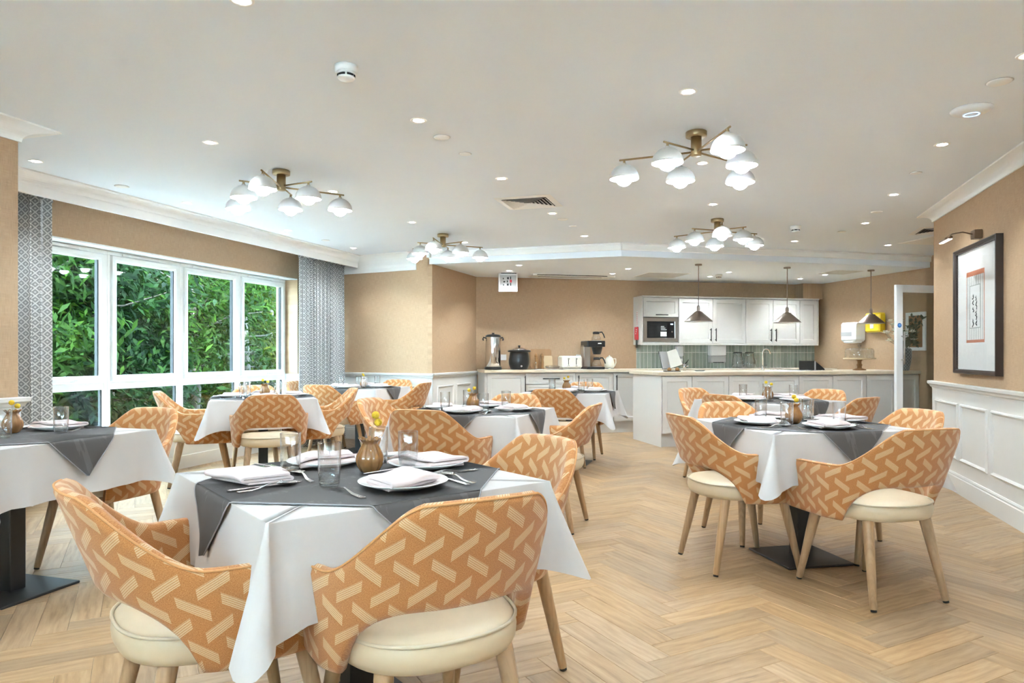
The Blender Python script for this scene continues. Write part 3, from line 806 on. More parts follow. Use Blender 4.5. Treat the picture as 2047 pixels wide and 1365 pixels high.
# chairs: table, side heading offset (k*90 from rotation), distance from centre, lateral shift, extra turn, label
CH = [
 (1, 180, .50, .00, 0, 'armchair at the front table seen from behind beside the hanging cloth corner'),
 (1, 90, .465, -.03, 7, 'armchair in front of everything with its back and cream seat to the viewer'),
 (1, 0, .475, -.01, 0, 'armchair at the front table facing the viewer, back toward the open floor'),
 (2, 0, .545, -.01, 0, 'armchair at the panelled near wall table, back toward the window'),
 (3, 90, .52, 0, 0, 'armchair at the window table seen squarely from behind'),
 (3, 180, .52, 0, 0, 'armchair at the window table, seen side-on against the low window panes'),
 (3, 0, .47, 0, 0, 'armchair at the window table turned toward the far corner wall'),
 (3, -90, .62, -.06, 0, 'armchair tucked between the window table and the window frame'),
 (4, 180, .52, 0, 4, 'armchair at the far corner table with its back to the window table'),
 (4, -90, .56, 0, 0, 'armchair at the far corner table in front of the far curtain'),
 (4, 90, .50, 0, 0, 'armchair at the far corner table on its side toward the drinks counter'),
 (4, 0, .43, .12, 0, 'armchair at the far corner table backed against the wall panelling'),
 (5, 180, .50, .03, 0, 'armchair at the middle table seen from behind above the front place settings'),
 (5, 90, .50, .02, 0, 'armchair at the middle table on its open floor side, seen from outside'),
 (5, 0, .53, 0, 0, 'armchair at the middle table facing the viewer behind the plates'),
 (5, -90, .50, -.02, 0, 'armchair at the middle table on its window side'),
 (6, 180, .52, 0, 0, 'armchair at the drinks counter table with its back to the viewer'),
 (6, 0, .52, 0, 0, 'armchair at the drinks counter table with its back to the cupboards'),
 (7, 90, .555, 0, -5, 'armchair at the picture wall table showing its back and cream seat'),
 (7, 180, .44, 0, 0, 'armchair at the picture wall table on its side toward the front table'),
 (7, -90, .50, 0, 0, 'armchair at the picture wall table with its back to the kitchen island'),
 (7, 0, .45, 0, 0, 'armchair at the picture wall table backing onto the white wall panels'),
 (8, 90, .52, 0, 0, 'armchair at the island table nearest the glass door, seen from behind'),
 (8, 180, .30, 0, 0, 'armchair at the island table with its back to the picture wall table'),
 (8, -90, .52, 0, 0, 'armchair at the island table near the end panel of the island'),
 (8, 0, .52, 0, 0, 'armchair at the island table pushed toward the island doors'),
]
SHIFT = {(1, 180): (.070, .03), (1, 90): (-.060, -.02), (7, 180): (.05, .015), (3, 90): (.04, .01)}
chair0 = None
for (ti, off, dist, lat, turn, lab) in CH:
    (cx, cy), rot, _ = TABLES[ti]; h = rot+off; n = hd(h); l = Vector((-n.y, n.x)) * -1   # l: clockwise sideways
    x, y = cx+n.x*dist+l.x*lat, cy+n.y*dist+l.y*lat
    sx_, sy_ = SHIFT.get((ti, off), (0, 0)); x += sx_; y += sy_
    lab = 'orange patterned '+lab; rz = -R(h+turn+180); grp = 'orange patterned dining armchairs'
    if chair0 is None:
        chair0 = make_chair(lab); chair0.location = (x, y, 0); chair0.rotation_euler = (0, 0, rz); chair0['group'] = grp
    else: copy_tree(chair0, lab, grp, (x, y, 0), rz)

# ================================================================ tables
def make_table(label, loc, rz):
    t = thing('pedestal_table', label, 'table', loc, rz, 'black pedestal dining tables')
    MB().box(-.2, .2, -.2, .2, .001, .013, ch=.003).build('base_plate', M['black'], t)
    MB().box(-.041, .041, -.041, .041, .012, .70, ch=.004).build('column', M['black'], t)
    MB().box(-.19, .19, -.03, .03, .695, .716, ch=.002).build('top_bracket', M['black'], t)
    MB().box(-.425, .425, -.425, .425, .715, .7445, ch=.003).build('table_top', M['lightwood'], t)
    return t
def cloth_mesh(seed):
    rr = random.Random(seed); h = TS; per = []
    # perimeter: position on edge, outward dir, hem drop, hem flare
    NS, NC = 22, 8
    for s in range(4):
        a = PI/2*s
        for k in range(NS):
            t = -1+2*k/(NS-1); per.append(('s', a, t))
        for k in range(1, NC): per.append(('c', a, k/NC))
    ph = [rr.uniform(0, 6.28) for _ in range(8)]; lens = [rr.uniform(.30, .345) for _ in range(4)]; ang = [rr.uniform(-.16, .16) for _ in range(4)]
    b = MB(); rows = [0, .018, .04, .1, .25, .45, .7, .9, 1.0]; nv = len(rows)
    def ring(i, v):
        kind, a, t = per[i]; s = int(round(a/(PI/2))); ca, sa = math.cos(a), math.sin(a)
        if kind == 's':
            x, y = h, h*t; wave = .012*math.sin(t*7+ph[s])*v*v + .008*math.sin(t*15+ph[s+4])*v
            e = 1-abs(t); fl = .004+.022*v+wave; near = max(0, 1-e/.16)
            fl += .02*near*v; dr = .252*v+.02*near*v*v
            rx, ry = x+fl, y
        else:
            g = t*PI/2; e = math.sin(PI*t)**.8; L = lens[s]
            fl = (.006+.045*v)+e*.085*v**1.1; dr = .272*v+(L-.272)*v*math.sin(PI*t)**2
            g2 = g+ang[s]*e; rx, ry = h+fl*math.cos(g2), h+fl*math.sin(g2)
        rd = .012
        if dr < rd: z = -rd*(1-math.sqrt(max(0, 1-(dr/rd)**2)))*.6
        else: z = -dr
        return (rx*ca-ry*sa, rx*sa+ry*ca, TZ+.003+z)
    n = len(per)
    def fn(i, j): p = ring(i, rows[j]); return p
    b.grid(fn, n, nv, closed_u=True, flip=True)
    # flat top: concentric to the centre
    top = [ring(i, 0)[:2] for i in range(n)]
    vs = [(x, y, TZ+.003) for x, y in top]+[(x*.5, y*.5, TZ+.003) for x, y in top]+[(0, 0, TZ+.003)]
    fs = [(i, (i+1) % n, n+(i+1) % n, n+i) for i in range(n)]+[(n+i, n+(i+1) % n, 2*n) for i in range(n)]
    b.add(vs, fs, True)
    for k in range(len(b.uv)): b.uv[k] = (b.v[k][0]+b.v[k][2]*.3, b.v[k][1]-b.v[k][2]*.3)
    return b
def weld(o, d=.0004):
    bm = bmesh.new(); bm.from_mesh(o.data); bmesh.ops.remove_doubles(bm, verts=bm.verts, dist=d); bm.to_mesh(o.data); bm.free()
OV = .615    # centre to tip of the grey overlay
def overlay(name, label, loc, rz, group, seed):
    rr = random.Random(seed); root = thing(name, label, 'overlay', loc, rz, group)
    h = TS+.004; w = OV-h; z0 = TZ+.0075; b = MB(); edge = []
    octo = []
    for s in range(4):
        a = PI/2*s; ca, sa = math.cos(a), math.sin(a)
        for y in (-w, w): octo.append((h*ca-y*sa, h*sa+y*ca))
    pts = []
    for i in range(8):
        p, q = octo[i], octo[(i+1) % 8]
        for k in range(8): pts.append((lerp(p[0], q[0], k/8), lerp(p[1], q[1], k/8)))
    n = len(pts)
    b.add([(x, y, z0) for x, y in pts]+[(0, 0, z0)], [(i, (i+1) % n, n) for i in range(n)], True)
    path = []
    for s in range(4):
        a = PI/2*s; ca, sa = math.cos(a), math.sin(a); vs = []; rows = [0, .006, .014, .03, .06, .10, .14, w-.002]; m = 9; ph = rr.uniform(0, 6)
        for e in rows:
            hw = w-e
            for k in range(m):
                y = -hw+2*hw*k/(m-1)
                x = h+.014*(1-math.exp(-e/.008))+.12*e+.007*math.sin(k/(m-1)*5+ph)*min(1, e/.06)
                z = z0-(e if e > .012 else e*e/.012*.6)
                vs.append((x*ca-y*sa, x*sa+y*ca, z))
        fs = [(i*m+k, i*m+k+1, (i+1)*m+k+1, (i+1)*m+k) for i in range(len(rows)-1) for k in range(m-1)]
        b.add(vs, fs, True)
        left = [vs[i*m] for i in range(len(rows))]; right = [vs[i*m+m-1] for i in reversed(range(len(rows)))]
        path += left+right
    b.uv = [(v[0]*.707+v[1]*.707+v[2]*.3, v[1]*.707-v[0]*.707) for v in b.v]
    o = b.build('cloth', M['overlay'], root); weld(o)
    MB().tube([(p[0]*1.0, p[1]*1.0, p[2]+.0005) for p in path], .0022, 5, closed=True).build('hem', M['hem'], root)
    return root

# ---------------------------------------------------------------- tableware prototypes (built once, then copied)
def lathe_obj(name, prof, mat, root, n=32, fr=None): return MB().lathe(prof, n, None, True, fr).build(name, mat, root)
def mk_plate():
    r = thing('dinner_plate', 'x', 'plate')
    lathe_obj('dish', [(0, .0065), (.078, .0065), (.092, .009), (.125, .0185), (.1315, .0215), (.1325, .0205), (.131, .0185), (.096, .006), (.078, .0005), (.074, .0), (.070, .003), (0, .003)], M['plate'], r, 40)
    return r
def mk_napkin():
    r = thing('folded_napkin', 'x', 'napkin')
    # a strip folded back and forth, extruded
    c = []; th = .0042
    def run(y0, y1, z): return [(lerp(y0, y1, k/10), z) for k in range(11)]
    seg = run(-.058, .068, .004)
    def arc(y, z, s, rad): return [(y+s*rad*math.sin(PI*k/6), z+rad-rad*math.cos(PI*k/6)) for k in range(1, 6)]
    seg += arc(.068, .004, 1, .006)+run(.068, -.070, .016)+arc(-.070, .016, -1, .0065)+run(-.070, .066, .029)
    P = [Vector((0, y, z)) for y, z in seg]; up = []; dn = []
    for i, p in enumerate(P):
        t = (P[min(i+1, len(P)-1)]-P[max(i-1, 0)]).normalized(); nn = Vector((0, -t.z, t.y))
        up.append(p+nn*th); dn.append(p-nn*th)
    prof = up+dn[::-1]; m = len(prof); b = MB(); nx = 14
    def fn(i, j):
        x = -.098+.196*i/(nx-1); p = prof[j % m]; e = abs(2*i/(nx-1)-1)
        sag = .004*math.sin(x*40)*(p.z/.03)-.006*e**4*(p.z/.03)
        return (x+.012*p.y/.07, p.y+.01*math.sin(x*14), max(.0005, p.z+sag), (x, p.y+p.z))
    b.grid(fn, nx, m+1, flip=False)
    b.f.append(tuple(range(m))); b.s.append(False); b.mi.append(0)
    b.f.append(tuple((nx-1)*(m+1)+k for k in range(m))[::-1]); b.s.append(False); b.mi.append(0)
    o = b.build('linen', M['nap'], r); weld(o)
    MB().tube([(-.094, .0685, .0335), (0, .0700, .0345), (.094, .0685, .0335)], .0012, 4).build('hem_stitch', M['nap'], r)
    return r
def mk_glass():
    r = thing('tumbler', 'x', 'glass')
    lathe_obj('wall', [(.0285, .008), (.0312, .014), (.0332, .05), (.0338, .128), (.0331, .1295), (.0324, .128), (.0316, .05), (.0296, .016), (.0, .0155)], M['tumbler'], r, 28)
    lathe_obj('thick_base', [(0, .0), (.026, .0), (.0285, .003), (.0298, .0095), (.0285, .0138), (0, .0142)], M['thick'], r, 28)
    return r
def zc(t, amp=.012): return .0015+amp*math.exp(-((t-.62)/.16)**2)
def outline(pts, th, L, name, mat, root, amp=.010):
    """flat outline (x, y along) bent a little, closed solid"""
    n = len(pts); tri = tessellate_polygon([[Vector((x, y, 0)) for x, y in pts]]); b = MB()
    f = lambda y: zc(y/L, amp)
    vs = [(x, y, f(y)+th) for x, y in pts]+[(x, y, f(y)) for x, y in pts]; fs = []
    for t in tri:
        (ax, ay), (bx, by), (cx, cy) = pts[t[0]], pts[t[1]], pts[t[2]]
        t = t if (bx-ax)*(cy-ay)-(cx-ax)*(by-ay) > 0 else t[::-1]
        fs.append(tuple(t)); fs.append(tuple(i+n for i in t[::-1]))
    ar = sum(pts[i][0]*pts[(i+1) % n][1]-pts[(i+1) % n][0]*pts[i][1] for i in range(n))
    fs += [((i+1) % n, i, i+n, (i+1) % n+n) if ar > 0 else (i, (i+1) % n, (i+1) % n+n, i+n) for i in range(n)]
    b.add(vs, fs); return b.build(name, mat, root)
def handle_outline(L0, L1, w0, w1, n=10):
    r = [(lerp(w1, w0, sstep(0, .8, k/n))*.5, lerp(L0, L1, k/n)) for k in range(n+1)]; return r
def mk_fork():
    r = thing('table_fork', 'x', 'fork'); L = .20
    right = [(.0075, 0.002), (.0098, .008), (.0092, .03), (.0062, .07), (.0034, .105), (.0036, .122), (.0085, .134), (.0118, .148)]
    ts = []
    xs = [.0118, .0045, -.0028, -.0101]
    tin = []
    for k, x in enumerate((.0118, .0056, -.0006, -.0068)):
        w = .0040; tin += [(x-.0002, .166), (x-.0008, L), (x-w+.0008, L), (x-w, .166)]
        if k < 3: tin += [(x-w-.0011, .160)]
    left = [(-x+.001, y) for x, y in reversed(right)]
    outline(right+tin+left, .0022, L, 'body', M['steel'], r); return r
def mk_knife():
    r = thing('table_knife', 'x', 'knife'); L = .225
    pts = [(.006, 0), (.0085, .01), (.0075, .06), (.006, .10), (.0075, .112), (.0105, .13), (.0108, .18), (.007, .213), (-.004, L), (-.0065, .19), (-.0062, .115), (-.006, .10), (-.0075, .06), (-.0085, .01), (-.006, 0)]
    outline(pts, .0026, L, 'body', M['steel'], r, .001); return r
def mk_spoon(name='dessert_spoon', L=.185):
    r = thing(name, 'x', 'spoon'); b = MB(); nt = 30; nc = 7; B = .36*L/.185
    def hw(t):
        y = t
        if t < .62: return lerp(.0095, .0032, sstep(0, .55, t))*(1 if t > .03 else .7+.3*t/.03)
        s = (t-.62)/.38
        return max(.0004, lerp(.0032, .0215, sstep(0, .45, s)) if s < .45 else .0215*math.sqrt(max(0, 1-((s-.45)/.55)**2)))
    def fn(i, j):
        t = i/(nt-1); w = hw(t); c = -1+2*j/(nc-1)
        s = max(0, (t-.62)/.38); depth = .0085*math.sin(PI*min(1, s))**.7 if s > 0 else 0
        z = .002+.012*math.exp(-((t-.55)/.17)**2)+.0095*sstep(.6, .75, t)*1-depth*(1-c*c)
        return (w*c, t*L, max(.0008, z))
    b.grid(fn, nt, nc); o = b.build('body', M['steel'], r); m = o.modifiers.new('thickness', 'SOLIDIFY'); m.thickness = .0014; m.offset = 1
    return r
def mk_vase():
    r = thing('bud_vase', 'x', 'vase')
    prof = [(.0, .0005), (.022, .0005), (.031, .006), (.043, .025), (.047, .042), (.0445, .058), (.035, .078), (.0265, .093), (.0255, .099), (.031, .1065), (.0365, .1125), (.0350, .1135), (.0290, .107), (.0235, .099), (.0240, .094), (.030, .080), (0, .078)]
    def fr(rad, z, a, j):
        rib = 1-.075*abs(math.sin(a*5.0))**6*(1 if 1 < j < 8 else 0)
        ruf = 1+.075*math.cos(a*9)*(1 if 9 <= j <= 12 else 0); dz = .0032*math.cos(a*9)*(1 if 10 <= j <= 12 else 0)
        return rad*rib*ruf, z+dz
    lathe_obj('body', prof, M['vase'], r, 90, fr); return r
def mk_flower(tilt, H, az):
    r = thing('ball_flower', 'x', 'flower'); e = Vector((tilt*math.cos(az), tilt*math.sin(az), H))
    MB().tube([(0, 0, .083), (e.x*.4, e.y*.4, lerp(.08, H, .55)), (e.x, e.y, H)], .0009, 6).build('stem', M['stem'], r)
    b = MB(); prof = [(0, -.0125)]+[(.0128*math.cos(-PI/2+PI*k/10), .0128*math.sin(-PI/2+PI*k/10)) for k in range(1, 10)]+[(0, .0125)]
    b.lathe(prof, 18, Matrix.Translation(e)); b.build('head', M['billy'], r); return r
protos = {}
def put(kind, label, group, x, y, z, rz):
    if kind not in protos:
        protos[kind] = {'plate': mk_plate, 'napkin': mk_napkin, 'glass': mk_glass, 'fork': mk_fork, 'knife': mk_knife, 'spoon': mk_spoon, 'vase': mk_vase}[kind]()
        o = protos[kind]; o['label'] = label; o['group'] = group; o.location = (x, y, z); o.rotation_euler = (0, 0, rz); return o
    return copy_tree(protos[kind], label, group, (x, y, z), rz)
ZC = TZ+.0085
#   place settings: table -> list of (side offset, phrase of the place)
PLACES = {
 1: [(90, 'before the back-turned chair', 'p'), (0, 'before the chair facing the viewer', 'p'), (-90, 'at the chairless place', 'p'), (180, 'beside the hanging cloth tip', 'n')],
 2: [(0, 'before the chair by the window', 'p')],
 3: [(180, 'before the side-on chair', 'p'), (0, 'before the chair toward the far wall', 'p'), (90, 'behind the squarely back-turned chair', 'p'), (-90, 'at the place along the window', 'p')],
 4: [(180, 'before the back-turned chair', 'p'), (90, 'before the chair toward the counter', 'p'), (0, 'before the panelled wall', 'p'), (-90, 'before the curtain', 'p')],
 5: [(180, 'behind the back-turned chair', 'p'), (90, 'on the open floor side', 'p'), (0, 'on the side toward the drinks counter', 'p'), (-90, 'on the window side', 'p')],
 6: [(180, 'behind the back-turned chair', 'p'), (0, 'on the cupboard side', 'p'), (90, 'on the island side', 'p')],
 7: [(90, 'before the chair with the cream seat', 'p'), (180, 'before the chair toward the front table', 'p'), (-90, 'before the chair toward the island', 'p'), (0, 'before the panelled wall', 'p')],
 8: [(90, 'before the chair toward the picture wall', 'p'), (180, 'behind the back-turned chair', 'p'), (-90, 'toward the island end panel', 'p'), (0, 'toward the island doors', 'p')]}
NOUN = {'p': 'plate'}
def place(ti, off, phr, kind):
    (cx, cy), rot, tn = TABLES[ti]; rz = -R(rot+off+180); ca, sa = math.cos(rz), math.sin(rz); rr = random.Random(ti*10+off)
    def at(kind_, lab, grp, x, y, z=ZC, a=0):
        return put(kind_, lab, grp, cx+x*ca-y*sa, cy+x*sa+y*ca, z, rz+a)
    j = lambda s: rr.uniform(-s, s); short = tn
    px, py = (.03 if ti == 1 and off == 90 else 0)+j(.012), -.262+j(.008)
    if kind == 'p':
        at('plate', 'white china plate %s, %s' % (phr, short), 'plates on the tables', px, py)
        at('napkin', 'pink folded napkin on the plate %s, %s' % (phr, short), 'napkins on the tables', px+j(.005), py+j(.005), ZC+.0075, j(.35))
    else:
        px, py = -.13, -.30
        at('napkin', 'pink folded napkin without a plate %s, %s' % (phr, short), 'napkins on the tables', px, py, ZC, .18)
    at('fork', 'steel fork %s, %s' % (phr, short), 'forks on the tables', px-.172+j(.006) if kind == 'p' else -.235, py-.10+j(.01) if kind == 'p' else -.16, ZC, j(.12))
    at('knife', 'steel knife %s, %s' % (phr, short), 'knives on the tables', px+.160+j(.004), py-.11+j(.01), ZC, j(.06))
    at('spoon', 'steel spoon %s, %s' % (phr, short), 'spoons on the tables', px+.188+j(.004), py-.10+j(.01), ZC, .05+j(.10))
    gx, gy = -.165+j(.02), -.135+j(.02)
    if ti == 1: gx, gy = {90: (-.145, -.117), 0: (-.003, -.186), -90: (-.17, -.18), 180: (-.195, -.145)}[off]
    at('glass', 'clear glass tumbler %s, %s' % (phr, short), 'tumblers on the tables', gx, gy)
for ti, ((cx, cy), rot, tn) in TABLES.items():
    rz = -R(rot)
    make_table('black square pedestal of the '+tn, (cx, cy, 0), rz)
    c = tag(cloth_mesh(ti).build('tablecloth', M['cloth'], None, (cx, cy, 0), rz), 'white tablecloth draped over the '+tn, 'tablecloth', 'white tablecloths'); weld(c)
    overlay('table_overlay', 'grey jacquard overlay laid cornerwise on the '+tn, (cx, cy, 0), rz, 'grey overlays on the tables', ti+40)
    for (off, phr, kind) in PLACES[ti]: place(ti, off, phr, kind)
    vx, vy = {1: (-1.114, 2.052), 2: (-3.358, 2.564), 3: (cx-.02, cy+.05), 4: (cx+.02, cy+.06), 5: (-1.70, 4.63), 6: (-1.60, 7.24), 7: (.375, 4.19), 8: (.36, 6.33)}[ti]
    if ti == 2: put('glass', 'clear glass tumbler beside the vase, '+tn, 'tumblers on the tables', -3.20, 2.40, ZC, 0)
    if ti == 6:
        put('glass', 'clear glass tumbler next to a second one, '+tn, 'tumblers on the tables', -1.74, 7.16, ZC, 0)
    if ti == 7:
        put('glass', 'clear glass tumbler standing just behind the vase, '+tn, 'tumblers on the tables', .455, 4.40, ZC, 0)
    put('vase', 'ribbed brown glass bud vase on the '+tn, 'brown bud vases on the tables', vx, vy, ZC, ti*.7)
    f1 = (.018, .150, R(40)+ti) if ti != 1 else (.020, .190, R(5))
    f2 = (.030, .135, R(250)+ti) if ti != 1 else (.028, .166, R(12))
    for q, (tl, H, az) in enumerate((f1, f2)):
        fl = mk_flower(tl, H, az); fl.location = (vx, vy, ZC)
        tag(fl, 'yellow ball flower, %s of the two in the vase on the %s' % ('taller' if q == 0 else 'shorter', tn), None, 'yellow ball flowers')
# extra dessert spoon and place card on the front table
(cx, cy), rot, tn = TABLES[1]
put('spoon', 'dessert spoon lying crosswise between two tumblers, front table', 'spoons on the tables', -1.20, 1.850, ZC, R(50))
pc = thing('place_card', 'small white place card beside the napkin without a plate, front table', 'card', (-1.335, 1.86, ZC), R(20))
MB().box(-.035, .035, -.02, .02, 0, .0012).build('card', M['card'], pc)
# ================================================================ kitchen
def kthing(name, label, cat, s, off, z=0, group=None, turn=0): return thing(name, label, cat, K(s, off, z), KA+turn, group)
# local frame of kitchen things: x along the wall, -y into the room, +y towards the wall
def shaker(name, w, h, parent, x, y, z, fr=.062, th=.02, mat='cab'):
    b = MB(); rings = [(0, 0), (.0015, -th), (fr, -th), (fr+.004, -th+.007), (fr+.012, -th+.008)]
    vs = []
    for (i, yy) in rings: vs += [(i, yy, i), (w-i, yy, i), (w-i, yy, h-i), (i, yy, h-i)]
    fs = []
    for r in range(len(rings)-1):
        for k in range(4): l = (k+1) % 4; fs.append((r*4+k, r*4+l, (r+1)*4+l, (r+1)*4+k))
    m = (len(rings)-1)*4; fs.append((m, m+1, m+2, m+3)); fs.append((3, 2, 1, 0))
    b.add(vs, fs); o = b.build(name, M[mat], parent, (x, y, z)); return o
def bar_handle(parent, x, z, L, vertical=True, y=-.02):
    b = MB(); d = Vector((0, 0, 1)) if vertical else Vector((1, 0, 0)); c = Vector((x, y, z)); r = .0075
    b.tube([c+Vector((0, -.030, 0))-d*L/2, c+Vector((0, -.030, 0))+d*L/2], r, 8)
    for sg in (-1, 1):
        p = c+d*(sg*(L/2-.022)); b.tube([p, p+Vector((0, -.012, 0)), p+Vector((0, -.031, 0))], [.008, .006, .006], 8)
    return b.build('handle', M['gunmetal'], parent)
# base units along the back wall
base_units = [(0.035, .59, [('door', .17, .875, .545)], 'grey base cupboard at the corner under the hot water urn'),
              (.59, 1.335, [('drawer', .725, .875, 0), ('drawer', .565, .715, 0), ('drawer', .17, .555, 0)], 'grey drawer unit under the chopping boards'),
              (1.335, 1.915, [('door', .17, .875, .04)], 'grey base cupboard under the coffee machine'),
              (1.915, 2.52, [('door', .17, .875, .04)], 'grey base cupboard half hidden behind the island end panel')]
for (s0, s1, fr, lab) in base_units:
    u = kthing('base_cabinet', lab, 'cabinet', s0, 0, 0, 'base cupboards below the drinks counter'); w = s1-s0
    MB().box(.001, w-.001, -.56, -.005, .15, .885).build('body', M['cab'], u)
    MB().box(0, w, -.535, -.50, .0, .15).build('plinth', M['cab'], u)
    for (kd, z0, z1, hx) in fr:
        d = shaker(kd, w-.006, z1-z0, u, .003, -.56, z0, .062 if z1-z0 > .2 else .035)
        if kd == 'door': bar_handle(d, hx, z1-z0-.16, .26)
        else: bar_handle(d, w/2, (z1-z0)*(.5 if z1-z0 < .2 else .8), .25, False)
eb = kthing('end_panel', 'tall grey end panel closing the drinks counter by the side wall', 'panel', .016, 0); MB().box(-.018, .018, -.585, -.02, 0, .885, ch=.002).build('board', M['cab'], eb)
wt = kthing('worktop', 'long pale wood worktop along the back kitchen wall', 'worktop', -.01, 0)
MB().box(0, 5.63, -.625, -.004, .888, .928, ch=.004).build('slab', M['worktop'], wt)
for (s0, s1, lab) in [(2.52, 3.3, 'grey base cupboard below the microwave behind the island'), (3.3, 4.2, 'grey base cupboard below the glass jugs behind the island'), (4.2, 5.66, 'grey base cupboard in the kitchen corner behind the island')]:
    u = kthing('base_cabinet', lab, 'cabinet', s0, 0); w = s1-s0
    MB().box(.001, w-.001, -.56, -.005, .15, .885).build('body', M['cab'], u); MB().box(0, w, -.535, -.50, 0, .15).build('plinth', M['cab'], u)
    for q in range(2): d = shaker('door', w/2-.006, .705, u, .003+q*w/2, -.56, .17); bar_handle(d, .04 if q else w/2-.045, .54, .26)
# splashback: bed with two rows of tall tiles
sb = kthing('splashback', 'green glazed tile splashback under the wall cupboards', 'tiles', 2.51, 0)
MB().box(0, 3.15, -.006, -.001, .928, 1.31).build('grout_bed', M['grout'], sb)
tw, tg = .0560, .0070
for (nm, z0, z1) in (('tile', .930, 1.176), ('tile', 1.183, 1.308)):
    first = None
    for k in range(50):
        if first is None: first = MB().box(.002, .002+tw, -.0105, -.005, z0, z1, ch=.0015).build('tile', M['tile'], sb)
        else: o = first.copy(); COL.objects.link(o); o.parent = sb; o.location = (k*(tw+tg), 0, 0)
# wall cupboards
wu = [(2.476, 3.065, 'micro', 'white wall unit housing the microwave'), (3.065, 3.635, 'r', 'white wall cupboard right beside the microwave'), (3.635, 4.201, 'l', 'white wall cupboard behind the pendant lamp over the towel dispenser'),
      (4.201, 4.674, 'r', 'white wall cupboard above the glass jugs'), (4.674, 5.155, 'l', 'white wall cupboard above the curved sink tap'), (5.155, 5.47, 'n', 'narrow white wall cupboard in the kitchen corner')]
for (s0, s1, kd, lab) in wu:
    u = kthing('wall_cabinet', lab, 'cabinet', s0, 0, 1.315, 'white wall cupboards'); w = s1-s0
    if kd == 'micro':
        b = MB(); b.box(0, w, -.32, -.004, .40, .70); b.build('body', M['cab'], u)
        MB().box(-.016, .0, -.34, -.004, -.02, .715).build('side_panel', M['cab'], u); MB().box(0, w, -.32, -.004, .0, .022).build('shelf', M['cab'], u)
        d = shaker('door', w-.012, .29, u, .006, -.32, .405, .055); bar_handle(d, w/2, .03, .20, False)
        continue
    MB().box(.001, w-.001, -.32, -.004, 0, .70).build('body', M['cab'], u)
    d = shaker('door', w-.006, .685, u, .003, -.32, .006)
    if kd == 'r': bar_handle(d, w-.045, .13, .20)
    if kd == 'l': bar_handle(d, .04, .13, .20)
ct = kthing('cabinet_cornice', 'slim white cornice strip running over the wall cupboards', 'cornice', 2.46, 0, 2.018); MB().box(0, 3.03, -.365, -.004, 0, .022, ch=.004).build('strip', M['cab'], ct)
cl = kthing('light_pelmet', 'slim white strip under the wall cupboards above the tiles', 'pelmet', 2.46, 0, 1.290); MB().box(0, 3.03, -.345, -.30, 0, .024, ch=.003).build('strip', M['cab'], cl)
fe = kthing('filler_panel', 'white filler panel at the end of the wall cupboards', 'panel', 5.47, 0, 1.315); MB().box(0, .02, -.345, -.004, 0, .703).build('board', M['cab'], fe)
# microwave
mw = kthing('microwave', 'built-in steel and black glass microwave under its flap cupboard', 'microwave', 2.480, 0, 1.338)
MB().box(.02, .56, -.30, -.05, 0, .36).build('case', M['brushed'], mw)
b = MB(); vs = []
for (i, k, y) in ((.002, .002, -.30), (.004, .004, -.342), (.06, .055, -.342), (.068, .062, -.334)): vs += [(i, y, k), (.583-i, y, k), (.583-i, y, .372-k), (i, y, .372-k)]
b.add(vs, [(r*4+k, r*4+(k+1) % 4, (r+1)*4+(k+1) % 4, (r+1)*4+k) for r in range(3) for k in range(4)]); b.build('trim_frame', M['brushed'], mw)
dr = MB().box(.066, .517, -.337, -.31, .061, .311, ch=.002).build('door', M['blackpl'], mw)
MB().box(.11, .30, -.3375, -.3365, .11, .255).build('window', M['slot'], dr)
MB().box(.285, .385, -.3385, -.337, .085, .155).build('sticker', M['card'], mw)
for k in range(3): MB().box(.29, .385-.02*k, -.3382, -.337, .18+.024*k, .193+.024*k).build('label_line', M['plasticgrey'], mw)
MB().box(.450, .490, -.3385, -.337, .262, .280).build('display', M['lcd'], mw)
MB().lathe([(.014, 0), (.014, .008), (.012, .010), (0, .010)], 16, T(.472, -.337, .155) @ RX(PI/2)).build('dial', M['steel'], mw)
# fire blanket on the end of the wall cupboards
fb = kthing('fire_blanket', 'red fire blanket case with two black pull tapes on the cupboard end', 'fire blanket', 2.458, .16, 1.37)
MB().box(-.022, 0, -.06, .06, 0, .20, ch=.006).build('case', M['red'], fb)
for y in (-.03, .01): MB().box(-.016, -.008, y-.011, y+.011, -.12, .01, ch=.002).build('pull_tape', M['blackpl'], fb)
for k, (y, z) in enumerate(((-.03, .15), (-.02, .12), (0, .09))): MB().box(-.0226, -.0215, y-.015, y+.018, z, z+.012).build('print', M['card'], fb)
fs_ = kthing('safety_notice', 'narrow strip of small red marks above the fire blanket', 'notice', 2.4585, .16, 1.60)
MB().box(-.001, 0, -.012, .012, 0, .21).build('strip', M['plastic'], fs_)
for k in range(7): MB().box(-.0016, -.0009, -.008, .008, .008+k*.029, .024+k*.029).build('mark', M['red'], fs_)

# island
isl = []
iy = 2.20   # front of the doors measured from the wall
seams = [1.931, 2.334, 2.836, 3.328, 3.832, 4.332, 4.838, 5.30, 5.66]
desc = ['beside the end panel', 'behind the chair near the end panel', 'second along from the end panel pair', 'under the curved sink tap', 'behind the vase of the island table', 'below the telephone', 'below the cake stand', 'behind the open glass door']
for k in range(8):
    w = seams[k+1]-seams[k]
    u = thing('island_cabinet', 'grey island cupboard '+desc[k], 'cabinet', K(seams[k], iy, 0), KA, 'cupboards along the island front')
    MB().box(.001, w-.001, 0, .56, .15, .885).build('body', M['cab'], u)
    MB().box(0, w, .03, .06, 0, .15).build('plinth', M['cab'], u)
    shaker('door', w-.006, .705, u, .003, 0, .168)
ep = thing('island_end_panel', 'wide pale end panel of the kitchen island reaching the floor', 'panel', K(1.918, iy+.02, 0), KA)
MB().box(0, .012, 0, .90, 0, .885, ch=.002).build('board', M['cab'], ep)
